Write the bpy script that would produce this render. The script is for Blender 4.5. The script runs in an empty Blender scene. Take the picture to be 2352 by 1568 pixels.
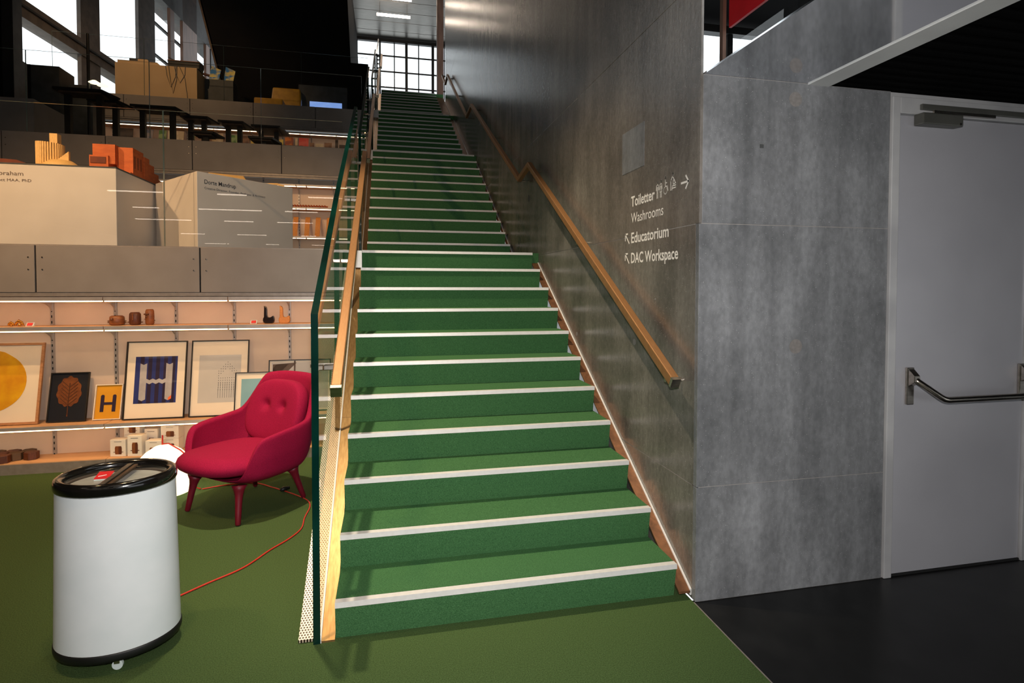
import bpy, bmesh, math, random
from mathutils import Vector, Matrix
random.seed(7)
scene = bpy.context.scene
COL = scene.collection

# ------------------------------------------------------------------ camera, world, large lights, exposure
CAM = Vector((0.2309, -2.536, 1.5611)); YAW, PITCH, ROLL = .2175, -.0271, .0021
fw = Vector((math.sin(YAW)*math.cos(PITCH), math.cos(YAW)*math.cos(PITCH), math.sin(PITCH)))
rt = Vector((math.cos(YAW), -math.sin(YAW), 0)); up = rt.cross(fw)
r2 = math.cos(ROLL)*rt + math.sin(ROLL)*up; u2 = -math.sin(ROLL)*rt + math.cos(ROLL)*up
cam = bpy.data.cameras.new('camera'); camo = bpy.data.objects.new('camera', cam); COL.objects.link(camo)
cam.sensor_width = 36; cam.lens = 1292.8/2352*36; cam.shift_y = -(784-692.2)/2352; cam.clip_start = .05
camo.matrix_world = Matrix(((r2.x, u2.x, -fw.x, CAM.x), (r2.y, u2.y, -fw.y, CAM.y), (r2.z, u2.z, -fw.z, CAM.z), (0, 0, 0, 1)))
scene.camera = camo
scene.cycles.transparent_max_bounces = 40; scene.cycles.max_bounces = 8; scene.cycles.glossy_bounces = 4
w = bpy.data.worlds.new('overcast_sky'); scene.world = w; w.use_nodes = True
wb = w.node_tree.nodes['Background']; wb.inputs['Color'].default_value = (.93, .97, 1, 1); wb.inputs['Strength'].default_value = 1.6
scene.view_settings.view_transform = 'Standard'; scene.view_settings.look = 'None'
scene.view_settings.exposure = 0; scene.view_settings.gamma = 1; scene.view_settings.use_curve_mapping = False

def light(name, kind, loc, energy, color, target=None, **kw):
    d = bpy.data.lights.new(name, kind); d.energy = energy; d.color = color
    for k, v in kw.items(): setattr(d, k, v)
    o = bpy.data.objects.new(name, d); COL.objects.link(o); o.location = loc
    if target is not None: o.rotation_euler = (Vector(target)-Vector(loc)).to_track_quat('-Z', 'Y').to_euler()
    return o
WARM = (1, .62, .31); WARM2 = (1, .82, .58)
# the photographer's flash on top of the camera
light('camera_flash', 'SPOT', (.231, -2.55, 1.74), 340, (1, .96, .93), (1.5, 2.5, 1.1), spot_size=math.radians(136), spot_blend=1.0, shadow_soft_size=.035)
# ceiling spotlights of the shop
SPOTS = [((-1.9, .2, 3.2), 120, (-1.6, 1.6, 0), 75), ((-.75, -.3, 3.2), 75, (-.6, 1.3, .2), 75), ((-3.6, .2, 3.2), 100, (-3.4, 1.4, 0), 75),
         ((-2.6, .3, 5.2), 480, (-2.7, 3.9, 2.5), 70), ((-4.6, 1.0, 5.2), 520, (-1.9, 3.7, 2.4), 60),
         ((-4.4, 7.4, 8.6), 260, (-4.5, 11.2, 6.0), 75), ((-.5, .9, 6.6), 1400, (.75, 1.7, 0), 46)]

# ------------------------------------------------------------------ helpers
def lin(c):
    c = c/255 if c > 1 else c
    return c/12.92 if c <= .04045 else ((c+.055)/1.055)**2.4
def S(r, g, b): return (lin(float(r)+1e-6), lin(float(g)+1e-6), lin(float(b)+1e-6))
MATS = {}
def mat(name, col, rough=.5, metal=0., noise=None, bump=0., spec=.5, emit=None, coat=0., tex=None):
    """procedural material; noise=(colour2, scale, detail, stretch xyz, lo, hi)"""
    m = bpy.data.materials.new(name); m.use_nodes = True; nt = m.node_tree; N, L = nt.nodes, nt.links
    b = N['Principled BSDF']
    b.inputs['Base Color'].default_value = (*col, 1); b.inputs['Roughness'].default_value = rough; b.inputs['Metallic'].default_value = metal
    b.inputs['Specular IOR Level'].default_value = spec; b.inputs['Coat Weight'].default_value = coat
    if emit:
        b.inputs['Emission Color'].default_value = (*emit[0], 1); b.inputs['Emission Strength'].default_value = emit[1]
    if noise:
        c2, sc, det, st, lo, hi = noise
        tc = N.new('ShaderNodeTexCoord'); mp = N.new('ShaderNodeMapping'); mp.inputs['Scale'].default_value = st
        nz = N.new('ShaderNodeTexNoise'); nz.inputs['Scale'].default_value = sc; nz.inputs['Detail'].default_value = det
        rp = N.new('ShaderNodeValToRGB'); rp.color_ramp.elements[0].position = lo; rp.color_ramp.elements[1].position = hi
        rp.color_ramp.elements[0].color = (*col, 1); rp.color_ramp.elements[1].color = (*c2, 1)
        L.new(tc.outputs['Object'], mp.inputs['Vector']); L.new(mp.outputs['Vector'], nz.inputs['Vector'])
        L.new(nz.outputs['Fac'], rp.inputs['Fac']); L.new(rp.outputs['Color'], b.inputs['Base Color'])
        if bump:
            bp = N.new('ShaderNodeBump'); bp.inputs['Strength'].default_value = bump; bp.inputs['Distance'].default_value = .01
            L.new(nz.outputs['Fac'], bp.inputs['Height']); L.new(bp.outputs['Normal'], b.inputs['Normal'])
    MATS[name] = m
    return m
def two(c1, c2, sc=30, det=4, st=(1, 1, 1), lo=.35, hi=.65): return (c2, sc, det, st, lo, hi)

CARPET1, CARPET2 = S(50, 90, 54), S(80, 124, 80)
mat('carpet', CARPET1, .95, noise=(CARPET2, 220, 3, (1, 1, 1), .3, .7), bump=.5, spec=.1)
mat('carpet_floor', S(56, 75, 40), .95, noise=(S(82, 104, 62), 200, 3, (1, 1, 1), .3, .7), bump=.5, spec=.1)
def concrete(name, c1, c2, c3, rough, spec=.5):
    m = bpy.data.materials.new(name); m.use_nodes = True; N, L = m.node_tree.nodes, m.node_tree.links
    b = N['Principled BSDF']; tc = N.new('ShaderNodeTexCoord')
    def nz(scale, det, st, dist=0):
        mp = N.new('ShaderNodeMapping'); mp.inputs['Scale'].default_value = st; L.new(tc.outputs['Object'], mp.inputs['Vector'])
        n = N.new('ShaderNodeTexNoise'); n.inputs['Scale'].default_value = scale; n.inputs['Detail'].default_value = det; n.inputs['Distortion'].default_value = dist
        L.new(mp.outputs['Vector'], n.inputs['Vector']); return n
    big = nz(1.6, 6, (1, 1, .8), .3); streak = nz(9, 5, (1, 1, .10)); fine = nz(45, 6, (1, 1, .6)); spots = nz(230, 1, (1, 1, 1))
    r1 = N.new('ShaderNodeValToRGB'); r1.color_ramp.elements[0].position = .3; r1.color_ramp.elements[1].position = .72
    r1.color_ramp.elements[0].color = (*c1, 1); r1.color_ramp.elements[1].color = (*c2, 1); L.new(big.outputs['Fac'], r1.inputs['Fac'])
    r2_ = N.new('ShaderNodeValToRGB'); r2_.color_ramp.elements[0].position = .32; r2_.color_ramp.elements[1].position = .68
    r2_.color_ramp.elements[0].color = (.72, .72, .72, 1); r2_.color_ramp.elements[1].color = (1.18, 1.18, 1.18, 1); L.new(streak.outputs['Fac'], r2_.inputs['Fac'])
    m1 = N.new('ShaderNodeMix'); m1.data_type = 'RGBA'; m1.blend_type = 'MULTIPLY'; m1.inputs[0].default_value = .85
    L.new(r1.outputs['Color'], m1.inputs[6]); L.new(r2_.outputs['Color'], m1.inputs[7])
    r3 = N.new('ShaderNodeValToRGB'); r3.color_ramp.elements[0].position = .3; r3.color_ramp.elements[1].position = .7
    r3.color_ramp.elements[0].color = (.78, .78, .78, 1); r3.color_ramp.elements[1].color = (1.2, 1.2, 1.2, 1); L.new(fine.outputs['Fac'], r3.inputs['Fac'])
    m2 = N.new('ShaderNodeMix'); m2.data_type = 'RGBA'; m2.blend_type = 'MULTIPLY'; m2.inputs[0].default_value = .8
    L.new(m1.outputs[2], m2.inputs[6]); L.new(r3.outputs['Color'], m2.inputs[7])
    r4 = N.new('ShaderNodeValToRGB'); r4.color_ramp.elements[0].position = .735; r4.color_ramp.elements[1].position = .76
    r4.color_ramp.elements[0].color = (0, 0, 0, 1); r4.color_ramp.elements[1].color = (1, 1, 1, 1); L.new(spots.outputs['Fac'], r4.inputs['Fac'])
    m3 = N.new('ShaderNodeMix'); m3.data_type = 'RGBA'; L.new(r4.outputs['Color'], m3.inputs[0]); L.new(m2.outputs[2], m3.inputs[6]); m3.inputs[7].default_value = (*c3, 1)
    L.new(m3.outputs[2], b.inputs['Base Color']); b.inputs['Roughness'].default_value = rough; b.inputs['Specular IOR Level'].default_value = spec
    bp = N.new('ShaderNodeBump'); bp.inputs['Strength'].default_value = .12; bp.inputs['Distance'].default_value = .01
    L.new(fine.outputs['Fac'], bp.inputs['Height']); L.new(bp.outputs['Normal'], b.inputs['Normal'])
    MATS[name] = m
concrete('concrete', S(84, 80, 76), S(132, 126, 119), S(184, 180, 174), .25, .55)
concrete('concrete_front', S(92, 94, 96), S(138, 140, 143), S(205, 205, 205), .42, .4)
mat('joint_light', S(168, 164, 160), .8, noise=(S(150, 146, 142), 30, 3, (1, 1, 1), .3, .7))
mat('tie_plug', S(134, 130, 127), .6, noise=(S(118, 114, 111), 60, 4, (1, 1, 1), .3, .7))
mat('alu', S(228, 226, 224), .42, .15, noise=(S(220, 218, 215), 40, 3, (1, 1, 1), .3, .7))
mat('steel', S(190, 182, 172), .25, 1., noise=(S(160, 152, 142), 60, 3, (.1, 1, 1), .3, .7))
mat('brass', S(186, 148, 100), .36, .75, noise=(S(160, 122, 78), 30, 5, (3, .6, .6), .3, .7), bump=.03)
mat('brass_rail', S(168, 122, 78), .4, .5, noise=(S(150, 106, 64), 60, 4, (6, .4, .4), .3, .7))
mat('copper', S(136, 94, 66), .4, .5, noise=(S(112, 76, 52), 40, 3, (1, 1, 1), .3, .7))
mat('black_floor', S(14, 14, 14), .35, noise=(S(26, 26, 26), 6, 6, (1, 1, 1), .4, .75), spec=.35)
mat('fascia', S(134, 126, 120), .6, noise=(S(142, 134, 128), 4, 5, (1, 1, 1), .35, .65))
mat('grey_trim', S(140, 132, 126), .45, .3, noise=(S(152, 144, 138), 20, 3, (1, 1, 1), .35, .65))
mat('joint_black', S(10, 10, 10), .8, noise=(S(16, 16, 16), 20, 2, (1, 1, 1), .4, .6))
mat('white_paint', S(226, 222, 214), .5, noise=(S(216, 212, 204), 3, 4, (1, 1, 1), .35, .65))
mat('plinth_white', S(214, 206, 196), .55, noise=(S(206, 198, 188), 3, 4, (1, 1, 1), .35, .65))
mat('shelf_back', S(226, 204, 184), .6, noise=(S(216, 194, 174), 2.5, 4, (1, 1, 1), .35, .65))
mat('shelf_top', S(212, 168, 126), .5, noise=(S(200, 156, 114), 14, 4, (.4, 3, 1), .35, .65))
mat('shelf_metal', S(176, 168, 164), .4, .4, noise=(S(188, 180, 176), 12, 3, (1, 1, 1), .35, .65))
mat('black', S(12, 12, 12), .5, noise=(S(20, 20, 20), 12, 3, (1, 1, 1), .4, .6))
mat('black_gloss', S(14, 13, 12), .14, noise=(S(20, 18, 16), 8, 2, (1, 1, 1), .4, .6), coat=.5)
mat('void_black', S(13, 12, 11), .8, noise=(S(17, 15, 13), 3, 3, (1, 1, 1), .4, .6), spec=.1)
mat('dark_brown', S(72, 52, 34), .6, noise=(S(86, 64, 44), 10, 3, (1, 1, 1), .4, .6))
mat('dark_grey', S(62, 64, 64), .6, noise=(S(72, 74, 74), 6, 3, (1, 1, 1), .4, .6))
mat('facade_grey', S(112, 104, 98), .6, noise=(S(126, 118, 110), 5, 3, (1, 1, 1), .4, .6))
mat('facade_bronze', S(132, 98, 80), .45, .2, noise=(S(112, 82, 66), 8, 3, (1, 1, .2), .4, .6))
mat('chair_fabric', S(166, 20, 66), .85, noise=(S(138, 12, 54), 260, 4, (1, 1, 1), .35, .65), bump=.25, spec=.2)
mat('chair_leg', S(122, 8, 38), .5, noise=(S(110, 6, 34), 60, 3, (1, 1, .2), .35, .65))
mat('freezer_white', S(232, 236, 238), .42, noise=(S(224, 230, 232), 5, 3, (1, 1, 1), .35, .65))
mat('freezer_inside', S(176, 184, 184), .6, noise=(S(160, 168, 168), 20, 4, (1, 1, 1), .35, .65))
mat('red_sign', S(214, 26, 36), .5, noise=(S(200, 20, 32), 30, 3, (1, 1, 1), .35, .65))
mat('red_cord', S(206, 52, 36), .5, noise=(S(190, 44, 32), 90, 3, (1, 1, 1), .35, .65))
mat('wood_mid', S(140, 84, 46), .5, noise=(S(108, 62, 34), 16, 5, (2, 2, 14), .35, .65))
mat('wood_dark', S(96, 52, 32), .5, noise=(S(74, 38, 24), 18, 5, (8, 8, 1), .35, .65))
mat('wood_light', S(214, 146, 74), .45, noise=(S(196, 126, 60), 14, 5, (3, 3, 12), .35, .65))
mat('wood_pale', S(224, 186, 120), .55, noise=(S(206, 164, 98), 30, 4, (8, 8, 1), .35, .65))
mat('terracotta', S(196, 98, 42), .7, noise=(S(178, 84, 34), 14, 4, (1, 1, 3), .35, .65))
mat('brown_base', S(112, 50, 24), .7, noise=(S(98, 42, 20), 14, 4, (1, 1, 1), .35, .65))
mat('frame_black', S(24, 20, 18), .45, noise=(S(32, 28, 24), 30, 3, (1, 1, 1), .35, .65))
mat('frame_oak', S(188, 136, 94), .5, noise=(S(168, 118, 78), 30, 4, (1, 1, 4), .35, .65))
mat('frame_white', S(226, 216, 200), .5, noise=(S(216, 206, 190), 30, 3, (1, 1, 1), .35, .65))
mat('paper', S(236, 222, 200), .42, noise=(S(230, 216, 194), 3, 3, (1, 1, 1), .35, .65), coat=.12)
mat('paper_grey', S(196, 192, 186), .42, noise=(S(188, 184, 178), 3, 3, (1, 1, 1), .35, .65), coat=.12)
mat('ink_yellow', S(228, 172, 20), .45, noise=(S(206, 140, 14), 7, 4, (1, 1, 1), .35, .65), coat=.12)
mat('ink_ochre', S(212, 150, 24), .45, noise=(S(202, 140, 20), 5, 3, (1, 1, 1), .35, .65), coat=.12)
mat('ink_leaf', S(120, 66, 26), .45, noise=(S(98, 50, 20), 40, 3, (1, 1, 1), .35, .65), coat=.12)
mat('ink_leaf_vein', S(70, 36, 16), .45, noise=(S(80, 42, 18), 40, 3, (1, 1, 1), .35, .65), coat=.12)
mat('ink_navy', S(18, 22, 34), .42, noise=(S(14, 18, 28), 5, 3, (1, 1, 1), .35, .65), coat=.12)
mat('ink_blue', S(36, 48, 116), .45, noise=(S(30, 40, 100), 8, 3, (1, 1, 1), .35, .65), coat=.12)
mat('ink_blue_dark', S(38, 22, 54), .45, noise=(S(32, 18, 46), 8, 3, (1, 1, 1), .35, .65), coat=.12)
mat('ink_silver', S(178, 174, 174), .45, noise=(S(162, 158, 160), 14, 4, (1, 1, 1), .35, .65), coat=.12)
mat('ink_orange', S(240, 110, 50), .45, noise=(S(232, 100, 44), 14, 4, (1, 1, 1), .35, .65), coat=.12)
mat('ink_teal', S(130, 172, 180), .45, noise=(S(122, 164, 172), 5, 3, (1, 1, 1), .35, .65), coat=.12)
mat('ink_dark', S(44, 44, 50), .5, noise=(S(52, 52, 58), 30, 2, (1, 1, 1), .35, .65))
mat('ink_warm_dark', S(92, 72, 58), .5, noise=(S(100, 80, 64), 30, 2, (1, 1, 1), .35, .65))
mat('letter_white', S(240, 236, 230), .5, noise=(S(232, 228, 222), 30, 2, (1, 1, 1), .35, .65))
mat('door_grey', S(184, 184, 190), .34, .2, noise=(S(176, 176, 182), 2, 3, (1, 1, 1), .35, .65))
mat('door_frame', S(206, 206, 206), .4, .2, noise=(S(180, 180, 182), 3, 3, (1, 1, 1), .35, .65))
mat('closer_grey', S(92, 92, 86), .4, .5, noise=(S(100, 100, 94), 8, 3, (1, 1, 1), .35, .65))
mat('mirror_ceiling', S(236, 238, 240), .07, 1., noise=(S(228, 230, 234), 3, 3, (1, 1, 1), .35, .65))
mat('trim_white', S(216, 218, 218), .45, .1, noise=(S(206, 208, 208), 5, 3, (1, 1, 1), .35, .65))
mat('mesh_black', S(4, 4, 4), .8, noise=(S(7, 7, 7), 90, 2, (1, 6, 1), .4, .6), spec=.04)
mat('red_panel', S(236, 18, 34), .5, noise=(S(226, 14, 30), 5, 3, (1, 1, 1), .35, .65))
mat('ceiling_metal', S(120, 118, 112), .3, .75, noise=(S(132, 128, 122), 4, 3, (1, 8, 1), .35, .65))
mat('ceiling_dark', S(70, 64, 58), .8, noise=(S(78, 72, 64), 4, 3, (1, 1, 1), .35, .65))
mat('yellow_leather', S(190, 140, 22), .45, noise=(S(170, 122, 16), 10, 3, (1, 1, 1), .35, .65))
mat('slate_counter', S(206, 172, 128), .6, noise=(S(198, 164, 120), 3, 3, (1, 1, 1), .35, .65))
mat('led', (1, .9, .75), .5, emit=((1, .61, .29), 9.), noise=((1, .88, .72), 5, 1, (1, 1, 1), .3, .7))
mat('led_high', (1, .9, .8), .5, emit=((1, .74, .48), 5.), noise=((1, .88, .76), 5, 1, (1, 1, 1), .3, .7))
mat('tube_light', (1, .9, .8), .5, emit=((1, .82, .66), 16.), noise=((1, .88, .76), 5, 1, (1, 1, 1), .3, .7))
mat('lamp_shade', S(255, 244, 214), .6, emit=((1, .86, .56), 1.7), noise=(S(250, 238, 206), 5, 2, (1, 1, 1), .3, .7))
mat('clear_rim', S(220, 230, 228), .1, noise=(S(210, 220, 218), 5, 2, (1, 1, 1), .3, .7))
mat('screen', S(60, 90, 170), .3, emit=((.25, .42, .9), .8), noise=(S(190, 200, 220), 3, 3, (1, 1, 3), .45, .6))
mat('magazine_art', S(70, 130, 190), .4, noise=(S(226, 206, 120), 9, 2, (1, 1, 1), .4, .6))
for nm, c1, c2 in (('book_green', (86, 128, 62), (150, 170, 110)), ('book_red', (196, 62, 44), (214, 120, 70)), ('book_yellow', (206, 168, 60), (226, 196, 90)),
                   ('book_brown', (96, 62, 44), (140, 100, 70)), ('book_dark', (42, 32, 26), (64, 48, 38)), ('book_white', (222, 202, 168), (206, 184, 148)),
                   ('book_blue', (110, 116, 140), (150, 140, 140)), ('book_lime', (150, 170, 50), (170, 186, 70)), ('book_orange', (224, 130, 50), (150, 70, 40)), ('book_pink', (214, 76, 66), (224, 96, 80))):
    mat(nm, S(*c1), .5, noise=(S(*c2), 7, 2, (1, 1, 1), .48, .54))

def glassmat(name, tint, refl=1.0, rough=0.0):
    m = bpy.data.materials.new(name); m.use_nodes = True; N, L = m.node_tree.nodes, m.node_tree.links
    N.remove(N['Principled BSDF']); out = N['Material Output']
    tr = N.new('ShaderNodeBsdfTransparent'); gl = N.new('ShaderNodeBsdfGlossy'); gl.inputs['Roughness'].default_value = rough
    fr = N.new('ShaderNodeFresnel'); fr.inputs['IOR'].default_value = 1.45
    nz = N.new('ShaderNodeTexNoise'); nz.inputs['Scale'].default_value = 2.
    rp = N.new('ShaderNodeValToRGB'); rp.color_ramp.elements[0].color = (*tint, 1); rp.color_ramp.elements[1].color = (*[min(1, t*1.015) for t in tint], 1)
    L.new(nz.outputs['Fac'], rp.inputs['Fac']); L.new(rp.outputs['Color'], tr.inputs['Color'])
    ge = N.new('ShaderNodeNewGeometry'); sb = N.new('ShaderNodeMath'); sb.operation = 'SUBTRACT'; sb.inputs[0].default_value = 1; L.new(ge.outputs['Backfacing'], sb.inputs[1])
    mu = N.new('ShaderNodeMath'); mu.operation = 'MULTIPLY'; L.new(fr.outputs['Fac'], mu.inputs[0]); L.new(sb.outputs[0], mu.inputs[1])
    mx = N.new('ShaderNodeMixShader'); L.new(mu.outputs[0], mx.inputs['Fac']); L.new(tr.outputs['BSDF'], mx.inputs[1]); L.new(gl.outputs['BSDF'], mx.inputs[2])
    gl.inputs['Color'].default_value = (refl, refl, refl, 1)
    L.new(mx.outputs['Shader'], out.inputs['Surface']); MATS[name] = m
glassmat('glass', (.95, .975, .96)); glassmat('glass_clear', (.985, .99, .985)); glassmat('glass_window', (.97, .985, .99)); glassmat('plastic_clear', (.93, .94, .94), .8)
mat('glass_edge', S(4, 46, 38), .12, noise=(S(2, 26, 22), 3, 3, (1, 1, 1), .35, .65), coat=.4)
def perforated():
    m = bpy.data.materials.new('perforated'); m.use_nodes = True; N, L = m.node_tree.nodes, m.node_tree.links
    b = N['Principled BSDF']; b.inputs['Roughness'].default_value = .4; b.inputs['Metallic'].default_value = .2
    tc = N.new('ShaderNodeTexCoord'); mp = N.new('ShaderNodeMapping'); mp.inputs['Scale'].default_value = (1, 1.163, 0); L.new(tc.outputs['Object'], mp.inputs['Vector'])
    # hexagonal grid of round holes: two interleaved rectangular grids
    P, Q = .0125, .0217
    def cell(off):
        add = N.new('ShaderNodeVectorMath'); add.operation = 'ADD'; add.inputs[1].default_value = (off[0], off[1], 0); L.new(mp.outputs['Vector'], add.inputs[0])
        md = N.new('ShaderNodeVectorMath'); md.operation = 'WRAP'; md.inputs[1].default_value = (P/2, Q/2, 1); md.inputs[2].default_value = (-P/2, -Q/2, -1); L.new(add.outputs[0], md.inputs[0])
        ln = N.new('ShaderNodeVectorMath'); ln.operation = 'LENGTH'; L.new(md.outputs[0], ln.inputs[0]); return ln
    a, c = cell((0, 0)), cell((P/2, Q/2))
    mn = N.new('ShaderNodeMath'); mn.operation = 'MINIMUM'; L.new(a.outputs['Value'], mn.inputs[0]); L.new(c.outputs['Value'], mn.inputs[1])
    lt = N.new('ShaderNodeMath'); lt.operation = 'LESS_THAN'; lt.inputs[1].default_value = .0043; L.new(mn.outputs[0], lt.inputs[0])
    mx = N.new('ShaderNodeMix'); mx.data_type = 'RGBA'; L.new(lt.outputs[0], mx.inputs[0]); mx.inputs[6].default_value = (*S(226, 208, 184), 1); mx.inputs[7].default_value = (*S(46, 34, 26), 1)
    L.new(mx.outputs[2], b.inputs['Base Color']); MATS['perforated'] = m
perforated()

# shapes are added to a bmesh in world coordinates; obj() turns it into one mesh object under its parent
def B(): return bmesh.new()
def box(bm, x0, x1, y0, y1, z0, z1, M=None, mi=0):
    co = [(x, y, z) for x in (x0, x1) for y in (y0, y1) for z in (z0, z1)]
    v = [bm.verts.new(M @ Vector(c) if M else c) for c in co]
    for f in ((0, 1, 3, 2), (4, 6, 7, 5), (0, 4, 5, 1), (2, 3, 7, 6), (0, 2, 6, 4), (1, 5, 7, 3)):
        bm.faces.new([v[i] for i in f]).material_index = mi
    return bm
def prism(bm, pts, d, M=None, mi=0):
    """closed polygon pts (3d) extruded by vector d"""
    a = [bm.verts.new(M @ Vector(p) if M else Vector(p)) for p in pts]
    b = [bm.verts.new(M @ (Vector(p)+Vector(d)) if M else Vector(p)+Vector(d)) for p in pts]
    n = len(pts)
    f1 = bm.faces.new(a); f2 = bm.faces.new(b[::-1]); f1.material_index = f2.material_index = mi
    for i in range(n): bm.faces.new([a[i], b[i], b[(i+1) % n], a[(i+1) % n]]).material_index = mi
    return bm
def tube(bm, pts, r, seg=10, M=None, cap=True):
    pts = [Vector(p) for p in pts]; rs = r if isinstance(r, (list, tuple)) else [r]*len(pts); rings = []
    for i, p in enumerate(pts):
        d = (pts[min(i+1, len(pts)-1)]-pts[max(i-1, 0)]).normalized()
        a = d.orthogonal().normalized() if i == 0 else (prev-d*prev.dot(d)).normalized()
        prev = a; b = d.cross(a)
        rings.append([bm.verts.new((M @ q if M else q)) for q in (p+rs[i]*(math.cos(t)*a+math.sin(t)*b) for t in (2*math.pi*k/seg for k in range(seg)))])
    for i in range(len(rings)-1):
        for k in range(seg): bm.faces.new([rings[i][k], rings[i][(k+1) % seg], rings[i+1][(k+1) % seg], rings[i+1][k]])
    if cap: bm.faces.new(rings[0][::-1]); bm.faces.new(rings[-1])
    return bm
def lathe(bm, prof, c=(0, 0, 0), seg=24, sx=1, sy=1, M=None, cap=True):
    rings = []
    for r, z in prof:
        rings.append([bm.verts.new((M or Matrix()) @ Vector((c[0]+r*sx*math.cos(2*math.pi*k/seg), c[1]+r*sy*math.sin(2*math.pi*k/seg), c[2]+z))) for k in range(seg)])
    for i in range(len(rings)-1):
        for k in range(seg): bm.faces.new([rings[i][k], rings[i][(k+1) % seg], rings[i+1][(k+1) % seg], rings[i+1][k]])
    if cap and prof[0][0] > 1e-5: bm.faces.new(rings[0][::-1])
    if cap and prof[-1][0] > 1e-5: bm.faces.new(rings[-1])
    return bm
def rail(bm, pts, wx, h, X):
    """square tube in the plane X, path of (y,z)"""
    P = [Vector((X, y, z)) for y, z in pts]; rings = []
    for i, p in enumerate(P):
        d1 = (P[i]-P[i-1]).normalized() if i else None; d2 = (P[i+1]-P[i]).normalized() if i < len(P)-1 else None
        d = ((d1 or d2)+(d2 or d1)).normalized(); n = Vector((0, -d.z, d.y)); k = 1/max(.35, d.dot(d1 or d2))
        rings.append([bm.verts.new(p+Vector((s*wx/2, 0, 0))+n*(t*h/2*k)) for s, t in ((-1, -1), (1, -1), (1, 1), (-1, 1))])
    for i in range(len(rings)-1):
        for k in range(4): bm.faces.new([rings[i][k], rings[i][(k+1) % 4], rings[i+1][(k+1) % 4], rings[i+1][k]])
    bm.faces.new(rings[0][::-1]); bm.faces.new(rings[-1])
    return bm
def wpos(p):
    v = Vector((0, 0, 0))
    while p is not None: v += Vector(p.location); p = p.parent
    return v
def obj(name, bm, m, parent=None, local=False, smooth=False, bevel=0., sub=0, base=None):
    bmesh.ops.recalc_face_normals(bm, faces=bm.faces)
    me = bpy.data.meshes.new(name); bm.to_mesh(me); bm.free()
    for k in (m if isinstance(m, (list, tuple)) else [m]): me.materials.append(MATS[k])
    o = bpy.data.objects.new(name, me); COL.objects.link(o)
    off = Vector((0, 0, 0))
    if parent is not None:
        o.parent = parent
        if not local: off = wpos(parent)
    if base is not None: o.location = Vector(base)-off if parent is not None else Vector(base); off = Vector(base)
    if off.length: me.transform(Matrix.Translation(-off))
    if smooth:
        for p in me.polygons: p.use_smooth = True
    if bevel:
        b = o.modifiers.new('bevel', 'BEVEL'); b.width = bevel; b.segments = 2; b.limit_method = 'ANGLE'; b.angle_limit = .6
    if sub:
        s = o.modifiers.new('subsurf', 'SUBSURF'); s.levels = sub; s.render_levels = sub
    return o
def thing(name, label, cat, loc=(0, 0, 0), rz=0, group=None):
    o = bpy.data.objects.new(name, None); COL.objects.link(o); o.location = loc; o.rotation_euler = (0, 0, rz); o.empty_display_size = .05
    o['label'] = label; o['category'] = cat
    if group: o['group'] = group
    return o
def tag(o, label, cat, group=None):
    o['label'] = label; o['category'] = cat
    if group: o['group'] = group
    return o
def struct(o, label=None):
    o['kind'] = 'structure'
    if label: o['label'] = label; o['category'] = label.split()[-1]
    return o
def text(body, width, height, name, m, parent, M, bold=0., depth=.0008):
    """flat lettering, scaled to width x cap height, set by matrix M (local x = reading direction, y = up)"""
    c = bpy.data.curves.new(name, 'FONT'); c.body = body; c.size = 1; c.extrude = 0; c.offset = bold; c.resolution_u = 3
    t = bpy.data.objects.new(name+'_tmp', c); COL.objects.link(t)
    me = bpy.data.meshes.new_from_object(t.evaluated_get(bpy.context.evaluated_depsgraph_get())); bpy.data.objects.remove(t)
    xs = [v.co.x for v in me.vertices]; x0, x1 = min(xs), max(xs)
    kx, ky = width/(x1-x0), height/.7
    me.transform(Matrix.Diagonal((kx, ky, 1, 1)) @ Matrix.Translation((-x0, 0, 0)))
    me.transform(M); off = wpos(parent) if parent else Vector((0, 0, 0)); me.transform(Matrix.Translation(-off))
    me.materials.append(MATS[m]); o = bpy.data.objects.new(name, me); COL.objects.link(o); o.parent = parent
    return o
def frame_M(origin, xdir, ydir):
    x = Vector(xdir).normalized(); y = Vector(ydir).normalized(); z = x.cross(y)
    return Matrix(((x.x, y.x, z.x, origin[0]), (x.y, y.y, z.y, origin[1]), (x.z, y.z, z.z, origin[2]), (0, 0, 0, 1)))

XW, YC = 1.711, -.053          # stair wall plane and its free corner
R, T, W = .172, .2898, 1.6393  # riser, tread, stair width
SL = R/T
Y1, Y2, Y3 = 2.84, 7.0, 10.28  # fronts of the three terraces
Z1, Z2, Z3 = 11*R, 22*R, 5.40  # their floor levels
ZC = 2.587                     # low ceiling on the door side

# ------------------------------------------------------------------ floor, walls, ceilings
struct(obj('floor', box(B(), -9, XW-.006, -20, Y1+.4, -.06, 0), 'carpet_floor'))
f = struct(obj('floor', box(B(), XW-.006, 9, -20, YC+.02, -.06, -.001), 'black_floor'))
struct(obj('trim_1', box(B(), XW-.009, XW-.004, -12, YC, -.02, .002), 'grey_trim'))
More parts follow.
